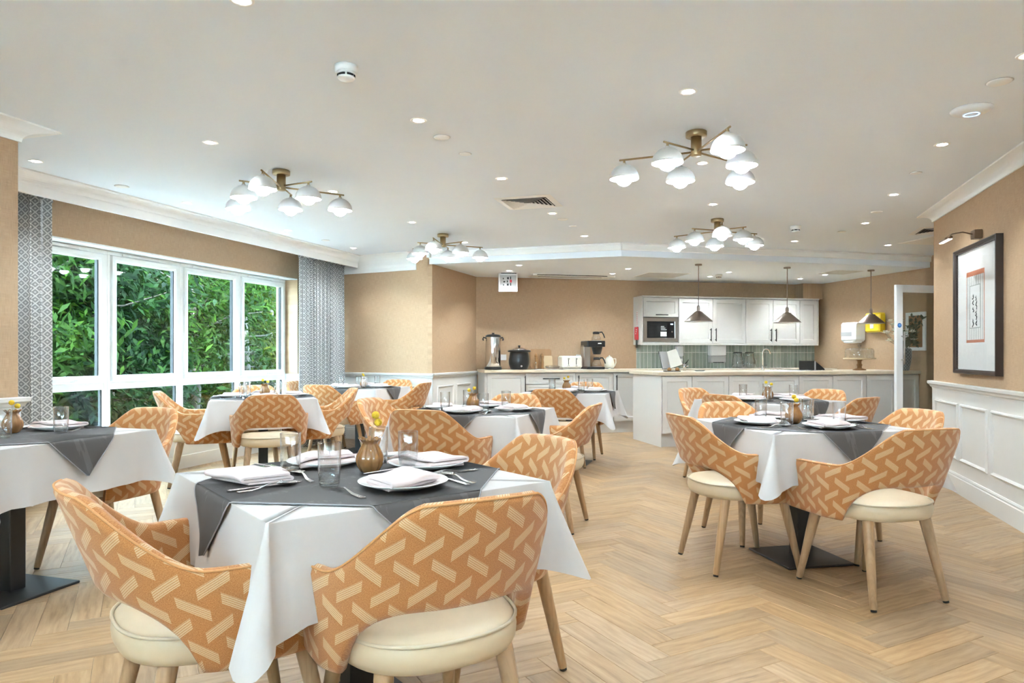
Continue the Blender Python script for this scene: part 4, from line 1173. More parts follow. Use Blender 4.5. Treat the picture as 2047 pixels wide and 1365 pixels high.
it = thing('island_worktop', 'thick pale wood worktop of the kitchen island', 'worktop', K(1.873, iy+.045, 0), KA)
MB().box(0, 3.79, 0, .95, .886, .928, ch=.004).build('slab', M['worktop'], it)
# sink with drainer set into the island top
sk = thing('inset_sink', 'shallow steel sink and drainer set in the island worktop', 'sink', K(3.62, 1.85, .928), KA)
b = MB(); rw = [(0, 0, 0), (.012, .012, .006), (.03, .03, .004), (.04, .04, -.004)]; vs = []
for (i, k, z) in rw: vs += [(i, k, z), (1.0-i, k, z), (1.0-i, .48-k, z), (i, .48-k, z)]
b.add(vs, [(r*4+k, r*4+(k+1) % 4, (r+1)*4+(k+1) % 4, (r+1)*4+k) for r in range(3) for k in range(4)]+[(12, 13, 14, 15)]); b.build('tray', M['steel'], sk)
for k in range(7): MB().tube([(.56+k*.055, .07, .0), (.56+k*.055, .41, .0)], .006, 6).build('drainer_rib', M['steel'], sk)
tp = thing('sink_tap', 'tall curved chrome swan-neck tap at the island sink', 'tap', K(3.79, 1.46, .928), KA)
MB().lathe([(.026, 0), (.026, .012), (.016, .02), (.013, .05), (.013, .06), (0, .062)], 16).build('base', M['steel'], tp)
MB().tube([(0, 0, .05), (0, 0, .24)]+[(.055-.055*math.cos(a), 0, .24+.055*math.sin(a)) for a in [PI*k/10 for k in range(1, 10)]]+[(.118, 0, .225)], .0095, 10).build('spout', M['steel'], tp)
MB().tube([(.012, 0, .04), (.035, 0, .045), (.06, 0, .07)], .006, 8).build('lever', M['steel'], tp)
t2 = thing('basin_tap', 'small chrome mixer tap beside the cookbook stand', 'tap', K(2.585, 1.5, .928), KA)
MB().lathe([(.022, 0), (.022, .06), (.02, .09), (0, .094)], 16).build('body', M['steel'], t2)
MB().tube([(0, 0, .05), (.02, -.09, .07)], [.011, .009], 8).build('spout', M['steel'], t2)
MB().tube([(.01, 0, .088), (.07, .01, .15)], [.007, .005], 8).build('lever', M['blackpl'], t2)
ws = thing('white_dish', 'small white oval dish beside the mixer tap', 'dish', K(2.68, 1.75, .928), KA)
MB().lathe([(0, .002), (.05, .002), (.075, .012), (.077, .013), (.05, .0), (0, 0)], 24).build('bowl', M['plate'], ws)
# cookbook on a stand
cb = thing('open_cookbook', 'open cookbook leaning on a small wooden stand on the island', 'book', K(2.20, 1.88, .930), KA)
for sx, nm, m_ in ((-1, 'cover', 'lip'), (1, 'cover', 'lip')):
    Mx = T(0, 0, .035) @ RX(R(-18)) @ RZ(R(14*sx))
    if sx < 0: MB().box(-.165, -.002, -.010, .004, 0, .225, M=T(0, .0, .035) @ RX(R(-18)) @ RZ(R(30)) @ RY(R(-9)), ch=.002).build('left_page_block', M['plasticgrey'], cb); MB().box(-.17, 0, .004, .008, -.004, .23, M=T(0, 0, .035) @ RX(R(-18)) @ RZ(R(30)) @ RY(R(-9))).build('cover', M['lip'], cb)
    else: MB().box(.002, .168, -.010, .004, 0, .225, M=T(0, 0, .035) @ RX(R(-18)) @ RZ(R(-16)) @ RY(R(-14)), ch=.002).build('page_block', M['paper2'], cb); MB().box(0, .172, .004, .008, -.004, .23, M=T(0, 0, .035) @ RX(R(-18)) @ RZ(R(-16)) @ RY(R(-14))).build('cover', M['lip'], cb)
MB().lathe([(0, 0), (.03, 0), (.034, .0006), (0, .0006)], 20, T(-.06, -.0115, .10) @ RX(R(72)) ).build('picture', M['lightwood'], cb)
st = thing('book_stand', 'dark carved wooden book stand holding the open cookbook', 'stand', K(2.20, 1.93, .928), KA)
MB().box(-.10, .10, -.05, .05, 0, .012, ch=.003).build('base', M['lip'], st)
for x in (-.05, .06): MB().lathe([(0, 0), (.024, .002), (.03, .014), (.026, .03), (.012, .042), (0, .046)], 14, T(x, -.03, .010)).build('knob_foot', M['wood2'], st)
# telephone
ph = thing('desk_telephone', 'black desk telephone with a tilted screen on the island', 'telephone', K(4.45, 1.62, .928), KA+R(12))
MB().prism([(-.10, 0), (.10, 0), (.10, .02), (-.08, .13), (-.10, .13)], -.13, .13, RZ(0) @ RX(PI/2) @ RY(0)).build('body', M['blackpl'], ph)
MB().box(.0, .14, -.05, .07, 0, .003, M=T(-.045, -.02, .113) @ RY(R(31))).build('screen', M['slot'], ph)
MB().box(-.10, -.075, -.145, -.128, .0, .13, M=RZ(0), ch=.006).build('handset', M['plasticgrey'], ph)
# cake stand with glass dome
cs = thing('cake_stand', 'turned wooden cake stand on the island beneath the pendant lamp', 'cake stand', K(5.07, 1.80, .928), KA)
MB().lathe([(0, 0), (.085, 0), (.088, .008), (.07, .018), (.035, .028), (.03, .05), (.042, .075), (.028, .095), (.03, .13), (.05, .148), (0, .15)], 28).build('pedestal', M['wood2'], cs)
MB().lathe([(0, .148), (.20, .150), (.207, .157), (.207, .165), (.20, .170), (0, .170)], 40).build('plate', M['lightwood'], cs)
cd = thing('glass_cloche', 'clear glass cake dome with knob standing on the wooden cake stand', 'cloche', K(5.07, 1.80, 1.0985), KA)
MB().lathe([(.185, 0), (.187, .006), (.185, .10), (.175, .125), (.15, .134), (0, .137), (0, .134), (.148, .131), (.172, .122), (.181, .10), (.182, .0)], 36).build('dome', M['clear'], cd)
MB().lathe([(0, .136), (.01, .138), (.009, .150), (.022, .163), (.024, .178), (.015, .19), (0, .193)], 18).build('knob', M['thick'], cd)
# things on the drinks counter
def kobj(name, label, cat, s, off, turn=0): return kthing(name, label, cat, s, off, .928, None, turn)
ur = kobj('hot_water_urn', 'tall polished steel water urn with black lid at the counter corner', 'urn', .17, .33)
MB().lathe([(.12, 0), (.125, .004), (.125, .035), (.118, .04), (0, .04)], 32).build('base', M['blackpl'], ur)
MB().lathe([(.108, .035), (.111, .04), (.111, .47), (.108, .476), (0, .476)], 40).build('tank', M['steel'], ur)
MB().lathe([(.114, .470), (.114, .486), (.09, .505), (.02, .512), (.02, .53), (0, .532)], 32).build('lid', M['blackpl'], ur)
for sx in (-1, 1): MB().tube([(sx*.11, 0, .455), (sx*.14, 0, .465), (sx*.15, 0, .44), (sx*.14, 0, .42)], .011, 8).build('handle', M['blackpl'], ur)
MB().tube([(.04, -.115, .10), (.04, -.122, .45)], .008, 8).build('sight_glass', M['thick'], ur)
MB().tube([(.05, -.10, .10), (.05, -.16, .10), (.05, -.165, .065)], .010, 8).build('spigot', M['steel'], ur)
MB().box(.042, .058, -.17, -.15, .11, .17, ch=.003).build('spigot_lever', M['blackpl'], ur)
po = kobj('soup_kettle', 'round black soup kettle with a shiny hinged lid', 'soup kettle', .557, .33)
MB().lathe([(.10, 0), (.125, .004), (.13, .02), (.152, .08), (.155, .13), (.145, .20), (.135, .25), (.14, .255), (0, .255)], 36).build('body', M['blackpl'], po)
MB().lathe([(.135, .252), (.168, .258), (.170, .272), (.150, .282), (.11, .284), (0, .284)], 36).build('rim', M['blackpl'], po)
MB().lathe([(.108, .282), (.10, .300), (.06, .315), (.0, .320)], 30).build('lid', M['steel'], po)
MB().lathe([(.008, .315), (.012, .33), (.02, .34), (.014, .352), (0, .354)], 14).build('lid_knob', M['blackpl'], po)
MB().lathe([(.014, 0), (.012, .01), (0, .011)], 14, T(-.0, -.140, .05) @ RX(PI/2)).build('dial', M['plasticgrey'], po)
bd = kobj('chopping_board', 'large rounded wooden chopping board leaning on the back wall', 'board', .955, .07)
rp = [(-.165+.04*(1-math.cos(a)), .04*(1-math.sin(a))) for a in []]
def rrect(w, h, r, n=6):
    o = []
    for (cx_, cy_, a0) in ((w/2-r, r, -PI/2), (w/2-r, h-r, 0), (-w/2+r, h-r, PI/2), (-w/2+r, r, PI)):
        for k in range(n+1): a = a0+PI/2*k/n; o.append((cx_+r*math.cos(a), cy_+r*math.sin(a)))
    return o
MB().prism(rrect(.335, .30, .04), -.009, .009, T(0, 0, .002) @ RX(R(82))).build('board', M['boardw'], bd)
b2 = kobj('chopping_board', 'smaller pale chopping board in front of the rounded one', 'board', 1.03, .125)
MB().prism(rrect(.18, .20, .015), -.007, .007, T(0, 0, .002) @ RX(R(80))).build('board', M['lightwood'], b2)
for (s, lab) in ((.845, 'turned wooden pepper mill nearer the soup kettle'), (.940, 'turned wooden salt mill nearer the toaster')):
    pm = kobj('grinder_mill', lab, 'mill', s, .20)
    MB().lathe([(0, 0), (.028, 0), (.029, .01), (.022, .04), (.024, .09), (.018, .15), (.025, .165), (.025, .175)], 18).build('body', M['wood2'], pm)
    MB().lathe([(.020, .175), (.026, .185), (.026, .205), (.018, .222), (.01, .226), (.009, .236), (0, .238)], 18).build('cap', M['wood2'], pm)
tw_ = kobj('tea_towel', 'white cloth spread on the counter under a glass dish', 'cloth', 1.03, .44)
def twf(i, j): x = -.24+.48*i/14; y = -.15+.28*j/8; return (x+.02*math.sin(y*20), y, .004+.004*math.sin(x*30+y*9)+(.0 if y > -.14 else -.0))
o = MB().grid(twf, 15, 9).build('cloth', M['cloth'], tw_); o.modifiers.new('thickness', 'SOLIDIFY').thickness = .003
gd = kobj('glass_dish', 'low clear glass dish with a lid on the white cloth', 'dish', 1.03, .44); gd.location.z += .0115
MB().lathe([(0, .004), (.08, .004), (.105, .02), (.11, .032), (.107, .032), (.10, .022), (.078, .007), (0, .007)], 28).build('dish', M['tumbler'], gd)
MB().lathe([(.105, .033), (.09, .045), (.03, .052), (0, .053)], 28).build('lid', M['tumbler'], gd)
cr = kobj('cruet_bottle', 'small clear glass bottle with a metal top by the pepper mill', 'bottle', .80, .36)
MB().lathe([(0, 0), (.022, 0), (.024, .01), (.022, .05), (.010, .065), (.009, .085), (0, .086)], 16).build('bottle', M['thick'], cr)
MB().lathe([(.010, .084), (.010, .10), (.004, .112), (0, .113)], 12).build('cap', M['steel'], cr)
to = kobj('four_slice_toaster', 'cream four slice toaster with two silver levers', 'toaster', 1.335, .30)
MB().box(-.155, .155, -.13, .13, .012, .20, ch=.025).build('case', M['cream'], to)
MB().box(-.14, .14, -.115, .115, .0, .014).build('base', M['brushed'], to)
for x in (-.105, -.035, .035, .105): MB().box(x-.012, x+.012, -.10, .10, .1985, .2012).build('slot', M['slot'], to)
for x in (-.06, .06):
    MB().box(x-.005, x+.005, -.1315, -.129, .07, .165).build('lever_track', M['slot'], to)
    MB().box(x-.016, x+.016, -.150, -.130, .145, .160, ch=.004).build('lever', M['steel'], to)
    MB().lathe([(.014, 0), (.012, .012), (0, .013)], 14, T(x, -.13, .05) @ RX(PI/2)).build('dial', M['steel'], to)
cm = kobj('coffee_machine', 'black filter coffee machine with a hot plate on top', 'coffee machine', 1.695, .30)
MB().box(-.14, .13, -.17, .16, 0, .035, ch=.006).build('base', M['blackpl'], cm)
MB().box(-.14, -.04, .0, .15, .035, .36, ch=.004).build('tower', M['brushed'], cm)
MB().box(-.14, .135, -.17, .155, .33, .42, ch=.008).build('head', M['blackpl'], cm)
MB().lathe([(.055, 0), (.085, .11), (.085, .12), (0, .12)], 24, T(.045, -.05, .22)).build('filter_basket', M['blackpl'], cm)
MB().lathe([(0, 0), (.075, 0), (.075, .006), (0, .006)], 28, T(.045, -.05, .035)).build('hot_plate', M['brushed'], cm)
MB().lathe([(0, 0), (.075, 0), (.075, .006), (0, .006)], 28, T(.045, -.02, .42)).build('hot_plate', M['brushed'], cm)
MB().box(.02, .075, -.1715, -.1695, .375, .39).build('brand_patch', M['card'], cm)
for (x, y, z, lab) in ((.045, -.05, .0415, 'glass coffee jug on the lower hot plate of the coffee machine'), (.045, -.02, .4265, 'glass coffee jug standing on top of the coffee machine')):
    q = KO+K1*(1.695+x)+KN*(.30-y); j_ = thing('coffee_jug', lab, 'jug', (q.x, q.y, .928+z), KA, 'glass coffee jugs')
    MB().lathe([(0, 0), (.062, 0), (.072, .01), (.070, .04), (.045, .085), (.042, .105), (.039, .105), (.042, .084), (.066, .04), (.066, .01), (.058, .004), (0, .004)], 26).build('bowl', M['clear'], j_)
    MB().lathe([(.047, .098), (.052, .104), (.050, .126), (.04, .134), (0, .136)], 22).build('collar', M['blackpl'], j_)
    MB().tube([(.045, 0, .122), (.085, -.01, .128), (.108, -.02, .09), (.125, -.025, .04)], [.011, .010, .009, .009], 8).build('handle', M['blackpl'], j_)
ke = kobj('electric_kettle', 'small cream kettle standing beside the coffee machine', 'kettle', 1.955, .30)
MB().lathe([(.065, 0), (.068, .004), (.066, .018), (0, .018)], 26).build('base', M['steel'], ke)
MB().lathe([(.062, .018), (.074, .03), (.078, .07), (.064, .13), (.05, .165), (.045, .172), (0, .174)], 28).build('body', M['cream'], ke)
MB().lathe([(.046, .170), (.03, .186), (.008, .190), (.012, .200), (.008, .208), (0, .209)], 22).build('lid', M['cream'], ke)
MB().tube([(.052, 0, .15), (.10, 0, .155), (.105, 0, .10), (.085, 0, .045)], .008, 8).build('handle', M['cream'], ke)
MB().tube([(-.05, 0, .12), (-.085, 0, .155)], [.016, .009], 8).build('spout', M['cream'], ke)
for (s, z, lab) in ((.36, 1.06, 'white double socket behind the water urn'), (1.60, 1.06, 'white double socket between toaster and coffee machine')):
    so = kthing('wall_socket', lab, 'socket', s, .0, z, 'white wall sockets'); MB().box(-.073, .073, -.011, -.001, 0, .086, ch=.003).build('plate', M['plastic'], so)
    for x in (-.045, .045): MB().box(x-.008, x+.008, -.014, -.010, .05, .066, ch=.001).build('switch', M['plastic'], so)
# things at the splashback
d1 = kthing('soap_dispenser', 'slim white wall soap dispenser on the green tiles', 'dispenser', 3.21, .0, 1.005)
MB().box(-.055, .055, -.105, -.011, .11, .275, ch=.012).build('cover', M['plastic'], d1); MB().box(-.05, .05, -.10, -.011, .0, .115, ch=.012).build('lower_case', M['plasticgrey'], d1); MB().box(-.03, .03, -.115, -.09, .03, .075, ch=.006).build('push_bar', M['plastic'], d1)
d2 = kthing('towel_dispenser', 'wide white paper towel dispenser on the green tiles', 'dispenser', 3.855, .0, 1.015)
MB().box(-.14, .14, -.12, -.011, .115, .285, ch=.014).build('cover', M['plastic'], d2); MB().box(-.135, .135, -.115, -.011, .0, .117, ch=.012).build('lower_case', M['plasticgrey'], d2); MB().box(-.09, .09, -.118, -.10, .0, .012).build('slot', M['slot'], d2)
for (s, lab) in ((4.165, 'clear glass jug beside the towel dispenser'), (4.375, 'clear glass jug nearer the swan-neck tap')):
    jg = kthing('water_jug', lab, 'jug', s, .16, .928, 'glass water jugs')
    MB().lathe([(0, .004), (.08, .004), (.094, .02), (.092, .09), (.072, .17), (.064, .215), (.070, .245), (.067, .245), (.061, .215), (.068, .17), (.088, .09), (.089, .022), (.078, .012), (0, .012)], 30).build('body', M['tumbler'], jg)
    MB().tube([(.062, 0, .225), (.115, 0, .21), (.12, 0, .14), (.085, 0, .08)], .008, 8).build('handle', M['thick'], jg)
    MB().lathe([(0, .246), (.069, .246), (.071, .252), (.05, .258), (0, .259)], 26).build('lid', M['blackpl'], jg)
# dispensers on the kitchen side wall; local x runs along that wall towards the room
KR = KA-PI/2
def rthing(name, label, cat, off, z, group=None):
    p = KO+K1*KX+KN*off; return thing(name, label, cat, (p.x, p.y, z), KR, group)
rd = rthing('roll_dispenser', 'large white paper roll dispenser with a blue-grey band', 'dispenser', 1.05, 1.32)
MB().box(-.16, .16, -.21, -.001, .02, .31, ch=.03).build('cover', M['plastic'], rd); MB().box(-.135, .10, -.213, -.20, .10, .165).build('band', M['plasticgrey'], rd)
MB().box(-.10, .10, -.20, -.02, 0, .03, ch=.012).build('paper_exit', M['plastic'], rd)
yd = rthing('yellow_dispenser', 'bright yellow dispenser box mounted behind the flowers', 'dispenser', 1.46, 1.47)
MB().box(-.15, .15, -.12, -.001, 0, .28, ch=.02).build('cover', M['yellow'], yd); MB().box(-.04, .04, -.125, -.11, .05, .12, ch=.01).build('window', M['plastic'], yd)
pf = rthing('framed_print', 'white framed print on the wall seen through the glass door', 'picture', 2.16, 1.20)
b = MB()
for (x0, x1, z0, z1) in ((-.17, .17, 0, .045), (-.17, .17, .475, .52), (-.17, -.125, .045, .475), (.125, .17, .045, .475)): b.box(x0, x1, -.022, -.001, z0, z1)
o = b.build('frame', M['white'], pf); weld(o); MB().box(-.126, .126, -.010, -.002, .044, .476).build('print', M['boardw'], pf)
# flowers behind the glass door
fv = thing('chequered_vase', 'tall blue-grey chequered vase standing behind the glass door', 'vase', K(5.53, 2.10, .928), KA)
MB().lathe([(0, 0), (.055, 0), (.062, .01), (.085, .12), (.095, .22), (.088, .29), (.075, .305), (.068, .30), (.08, .285), (.085, .22), (0, .05)], 32).build('body', None or M['vasecheck'], fv)
bq = thing('flower_bouquet', 'white blossoms with loose eucalyptus leaves in the chequered vase', 'flowers', K(5.53, 2.10, .928), KA)
rr = random.Random(5)
for k in range(30):
    a = rr.uniform(0, 2*PI); L = rr.uniform(.10, .27); h = rr.uniform(.36, .72)
    e = Vector((L*math.cos(a)-.10, L*math.sin(a)*.9-.08, h)) if k % 2 == 0 else Vector((L*math.cos(a)*.5-.04, -abs(L*math.sin(a))-.05, h))
    e.x = min(e.x, .08); e.y = max(min(e.y, .2), -.30)
    MB().tube([(0, 0, .08), (e.x*.3, e.y*.3, .32), e], .0025, 5).build('flower_stem', M['leafd'], bq)
    if k % 2 == 0:
        b = MB()
        for q in range(10):
            g = q*PI/5+k; lo = q % 2
            Mx = Matrix.Translation(e) @ RZ(g) @ RY(R(-20-35*lo)); b.add([(0, 0, 0), (.035, -.026, .008), (.068-.014*lo, 0, .0), (.035, .026, .008)], [(0, 1, 2, 3)], M=Mx)
        weld(b.build('blossom', M['petal'], bq)); MB().lathe([(0, 0), (.008, .003), (.006, .012), (0, .014)], 8, Matrix.Translation(e)).build('blossom_centre', M['billy'], bq)
    else:
        b = MB()
        for q in range(14):
            t = rr.uniform(.55, 1.08); p = Vector((e.x*t, e.y*t, .32+(e.z-.32)*t)); s = rr.uniform(.022, .04)
            Mx = Matrix.Translation(p) @ Matrix.Rotation(rr.uniform(0, 6.28), 4, Vector((rr.uniform(-1, 1), rr.uniform(-1, 1), rr.uniform(-1, 1))).normalized())
            b.add([(0, 0, 0), (s, -s*.6, .004), (s*2, 0, 0), (s, s*.6, .004)], [(0, 1, 2, 3)], M=Mx)
        o = b.build('leaf_spray', M['leafd'], bq); o['kind'] = 'stuff'
# open glass door
dw = .90; dx = K(4.985+dw, 2.56, 0)
dr = struct(MB().box(-dw, -dw+.095, -.022, .022, .008, 2.04, ch=.002).build('door_1', M['white'], None, dx, KA))
for nm, a in (('stile', (-.095, 0, .008, 2.04)), ('top_rail', (-dw+.095, -.095, 1.945, 2.04)), ('bottom_rail', (-dw+.095, -.095, .008, .25))):
    MB().box(a[0], a[1], -.022, .022, a[2], a[3], ch=.002).build(nm, M['white'], dr)
MB().box(-dw+.093, -.093, -.004, .004, .248, 1.947).build('pane', M['doorglass'], dr)
b = MB(); b.tube([(-dw+.075, -.07, 1.02), (-dw+.075, -.07, 1.44)], .010, 10)
for z in (1.08, 1.38): b.tube([(-dw+.075, -.022, z), (-dw+.075, -.071, z)], .008, 8)
b.build('pull_handle', M['brushed'], dr)
MB().lathe([(0, 0), (.030, 0), (.030, .0015), (0, .0015)], 26, T(-dw+.043, -.022, 1.52) @ RX(PI/2)).build('blue_disc', M['blue'], dr)
MB().lathe([(0, .0015), (.017, .0015), (.017, .0024), (0, .0024)], 22, T(-dw+.043, -.022, 1.52) @ RX(PI/2)).build('disc_symbol', M['bluelight'], dr)
for z in (.3, 1.75): MB().box(-.004, .03, .0, .03, z, z+.10).build('hinge', M['brushed'], dr)
MB().box(.0, .04, .0, .07, 0, 2.08).build('door_frame', M['white'], dr)

# ================================================================ ceiling fittings
def shade_prof():
    o = [(.012, .098), (.013, .092)]
    for k in range(0, 11): a = R(82)*(1-k/10); o.append((.090*math.cos(a), .090*math.sin(a)))
    i = [(.087*math.cos(R(82)*k/10), .087*math.sin(R(82)*k/10)) for k in range(0, 11)]
    return o+i
def mk_chandelier(label):
    c = thing('ceiling_chandelier', label, 'chandelier')
    MB().lathe([(.060, -.030), (.061, -.028), (.061, -.002), (.058, 0), (0, 0)][::-1], 32).build('canopy', M['brass'], c)
    MB().lathe([(.031, -.028), (.031, -.135), (.029, -.141), (0, -.141)], 24, fr=lambda r, z, a, j: (r*(1-.05*abs(math.sin(a*8)) if 0 < j < 1 else r), z) if False else (r, z)).build('column', M['brass'], c)
    for k in range(6):
        long_ = k % 2 == 1; L = .43 if long_ else .255; a = R(60*k); ca, sa = math.cos(a), math.sin(a)
        z = -.118 if long_ else -.110; x, y = L*ca, L*sa
        am = MB().tube([(.028*ca, .028*sa, z), ((L+.03)*ca, (L+.03)*sa, z)], .0058, 8).build('arm', M['brass'], c)
        MB().tube([(x, y, z), (x, y, z-.022)], [.006, .009], 8).build('joint', M['brass'], am)
        sh = MB().lathe(shade_prof(), 32, T(x, y, z-.118)).build('lamp_shade', M['shade'], am)
        g = MB(); gp = [(0, .062)]+[(.052*math.cos(PI/2-PI*q/9), .010+.052*math.sin(PI/2-PI*q/9)) for q in range(1, 9)]+[(0, -.042)]
        g.lathe(gp, 18, T(x, y, z-.118)); g.build('globe', M['globe'], am)
    return c
CHN = [((-3.01, 4.25), -10, 'six-arm brass chandelier with white dome shades above the window side, closer to the viewer'),
       ((-.155, 4.22), -6, 'six-arm brass chandelier with white dome shades above the open floor, closer to the viewer'),
       ((-2.92, 7.01), -20, 'six-arm brass chandelier with white dome shades before the far corner wall'),
       ((-.06, 7.00), -24, 'six-arm brass chandelier with white dome shades in front of the kitchen soffit')]
c0 = None
for (p, rot, lab) in CHN:
    rz = R(rot)
    if c0 is None: c0 = mk_chandelier(lab); c0.location = (p[0], p[1], CZ); c0.rotation_euler = (0, 0, rz); c0['group'] = 'brass chandeliers'
    else: copy_tree(c0, lab, 'brass chandeliers', (p[0], p[1], CZ), rz)
# downlights
def mk_down(label):
    d = thing('recessed_downlight', label, 'downlight')
    MB().lathe([(.030, -.0005), (.030, -.002), (.043, -.004), (.046, -.001), (.046, .0)], 28).build('bezel', M['white'], d)
    MB().lathe([(0, -.0012), (.030, -.0012), (.030, -.0006), (0, -.0006)], 24).build('lens', M['led'], d)
    return d
DL = [(-4.45, 3.56, 'beside the near wall cornice'), (-3.03, 3.56, 'between near wall and chandelier, window side'), (-1.63, 3.56, 'next to the smoke detector closest to the viewer'), (-.17, 3.56, 'before the open floor chandelier'), (1.27, 3.56, 'above the picture wall, closest to the viewer'),
      (-4.43, 4.92, 'above the pelmet, second from the near wall'), (-3.0, 4.92, 'just behind the window side chandelier'), (-1.58, 4.92, 'before the square ceiling vent'), (-.14, 4.92, 'just behind the open floor chandelier'), (1.30, 4.92, 'above the framed picture'),
      (-4.40, 6.32, 'above the pelmet, third from the near wall'), (-2.95, 6.29, 'before the far corner chandelier'), (-1.52, 6.27, 'behind the square ceiling vent'), (-.09, 6.30, 'before the chandelier at the kitchen soffit'), (1.33, 6.35, 'above the end of the picture wall'),
      (-4.35, 7.60, 'above the far end of the pelmet'), (-2.89, 7.60, 'behind the far corner chandelier'), (-1.47, 7.58, 'before the bend of the soffit'), (1.35, 7.65, 'past the end of the picture wall'), (.78, 8.63, 'along the soffit edge over the island'), (1.88, 9.27, 'along the soffit edge beside the flat hatch'),
      (2.95, 8.1, 'added for light in the side hall past the picture wall'), (3.2, 9.4, 'added for light in the side hall by the doorway'),  # unseen lamps, added to brighten the hall and kitchen side
      (-1.70, 2.16, 'almost overhead, above the front table'), (-.17, 2.16, 'overhead beside the front table'), (1.25, 2.16, 'overhead by the picture wall'), (-3.1, 2.16, 'overhead by the near wall'),
      (-1.70, .75, 'behind the viewer over the middle'), (-.17, .75, 'behind the viewer over the floor'), (1.25, .75, 'behind the viewer by the picture wall'), (-3.1, .75, 'behind the viewer by the near wall'), (-1.7, -.7, 'at the rear over the middle'), (1.25, -.7, 'at the rear by the picture wall'), (-3.1, -.7, 'at the rear by the near wall'), (-.17, -.7, 'at the rear over the floor')]
DLK = [(-2.53, 8.62, 'first inside the soffit by the side wall'), (-2.83, 9.15, 'beside the hanging white box'), (-1.23, 9.40, 'over the gap before the island'), (-1.52, 9.92, 'at the end of the slot diffuser'),
       (-.20, 10.70, 'beside the kitchen smoke detector'), (.07, 10.21, 'between the first two pendant lamps'), (1.11, 11.41, 'in the kitchen corner by the wall cupboards'), (1.40, 10.94, 'beside the kitchen hatch near the corner')]
d0 = None; spot_d = bpy.data.lights.new('downlight_beam', 'SPOT'); spot_d.energy = SPOT_W; spot_d.spot_size = R(128); spot_d.spot_blend = .55; spot_d.shadow_soft_size = .02; spot_d.color = (.80, .925, 1)
spot_k = spot_d.copy(); spot_k.energy = SPOT_W*1.2
for (x, y, lab), z in [(d, CZ) for d in DL]+[(d, SZ) for d in DLK]:
    lab = 'small round recessed downlight '+lab
    if d0 is None: d0 = mk_down(lab); o = d0; o.location = (x, y, z); o['group'] = 'recessed downlights'
    else: o = copy_tree(d0, lab, 'recessed downlights', (x, y, z), 0)
    l = bpy.data.objects.new('downlight_beam', spot_d if z == CZ else spot_k); COL.objects.link(l); l.location = (x, y, z-.012)
# flush discs
def mk_disc(label):
    d = thing('ceiling_disc', label, 'ceiling disc')
    MB().lathe([(.046, 0), (.048, -.002), (.047, -.006), (.040, -.008), (0, -.008)][::-1], 28).build('cover', M['white'], d)
    MB().lathe([(.050, 0), (.053, -.0015), (.047, -.0025), (.046, 0)][::-1], 28).build('rim', M['grille'], d); return d
z0_ = None
for (x, y, s, lab) in [(-1.62, 3.87, 1, 'behind the downlight by the smoke detector'), (-1.61, 4.24, .8, 'midway between the front chandeliers'), (-4.47, 4.28, 1, 'above the near end of the pelmet'), (1.34, 7.06, 1, 'near the corner of the picture wall'), (1.26, 3.86, 1.1, 'behind the wireless access point'),
                       (1.32, 5.63, .8, 'above the picture wall between two downlights'), (-4.36, 6.99, .9, 'above the far end of the pelmet'), (-1.49, 6.57, 1, 'beyond the square vent and its downlight'), (-1.47, 6.95, .8, 'toward the soffit bend'), (1.2, 8.1, .8, 'between the hatch and the soffit')]:
    lab = 'flush white ceiling disc '+lab
    if z0_ is None: z0_ = mk_disc(lab); o = z0_; o['group'] = 'flush ceiling discs'
    else: o = copy_tree(z0_, lab, 'flush ceiling discs')
    o.location = (x, y, CZ); o.scale = (s, s, s)
for (x, y, z, s, lab) in [(-1.64, 2.80, CZ, 1, 'white smoke detector with dark slots above the front table'), (.70, 7.62, CZ, 1, 'white smoke detector beside the chandelier at the soffit'), (-.07, 10.49, SZ, .9, 'white smoke detector under the kitchen soffit')]:
    d = thing('smoke_detector', lab, 'smoke detector', (x, y, z), 0, 'smoke detectors'); d.scale = (s, s, s)
    MB().lathe([(.050, -.03), (.053, -.012), (.054, 0), (0, 0)][::-1], 32).build('base', M['plastic'], d)
    MB().lathe([(.046, -.030), (.044, -.034), (.036, -.036), (.036, -.048), (.040, -.050), (.034, -.058), (0, -.060)], 32).build('chamber', M['plastic'], d)
    for k in range(6):
        a0 = k*PI/3+.1; MB().tube([(.0365*math.cos(a0+q*.09), .0365*math.sin(a0+q*.09), -.042) for q in range(10)], .0052, 6).build('vent_slot', M['slot'], d)
ap = thing('wireless_access_point', 'white disc access point with a glowing blue ring on the ceiling', 'access point', (1.26, 4.25, CZ), 0)
MB().lathe([(.098, 0), (.100, -.004), (.098, -.010), (.075, -.024), (.045, -.030), (0, -.031)][::-1], 44).build('case', M['plastic'], ap)
MB().lathe([(.034, -.0312), (.038, -.0308), (.0385, -.0325), (.034, -.033)], 36, close=True).build('light_ring', M['blueled'], ap)
# square louvred vent
vt = thing('ceiling_vent', 'square white louvred air vent in the middle of the ceiling', 'vent', (-1.60, 5.755, CZ), 0)
def sqring(a, b_, z0, z1, name, mat, parent):
    b = MB(); vs = []
    for (h, z) in ((a, z0), (b_, z1)): vs += [(-h, -h, z), (h, -h, z), (h, h, z), (-h, h, z)]
    for (h, z) in ((b_-.002, z1+.001), (a-.003, z0+.0012)): vs += [(-h, -h, z), (h, -h, z), (h, h, z), (-h, h, z)]
    b.add(vs, [(r*4+k, ((r+1) % 4)*4+k, ((r+1) % 4)*4+(k+1) % 4, r*4+(k+1) % 4) for r in range(4) for k in range(4)]); return b.build(name, mat, parent)
MB().box(-.2, .2, -.2, .2, -.0015, -.0005).build('backing', M['slot'], vt)
sqring(.245, .196, -.002, -.010, 'frame', M['white'], vt)
for k in range(6): sqring(.192-k*.030, .192-k*.030-.025, -.016, -.002, 'louvre', M['white'], vt)
MB().box(-.012, .012, -.012, .012, -.012, -.003).build('centre_plate', M['white'], vt)
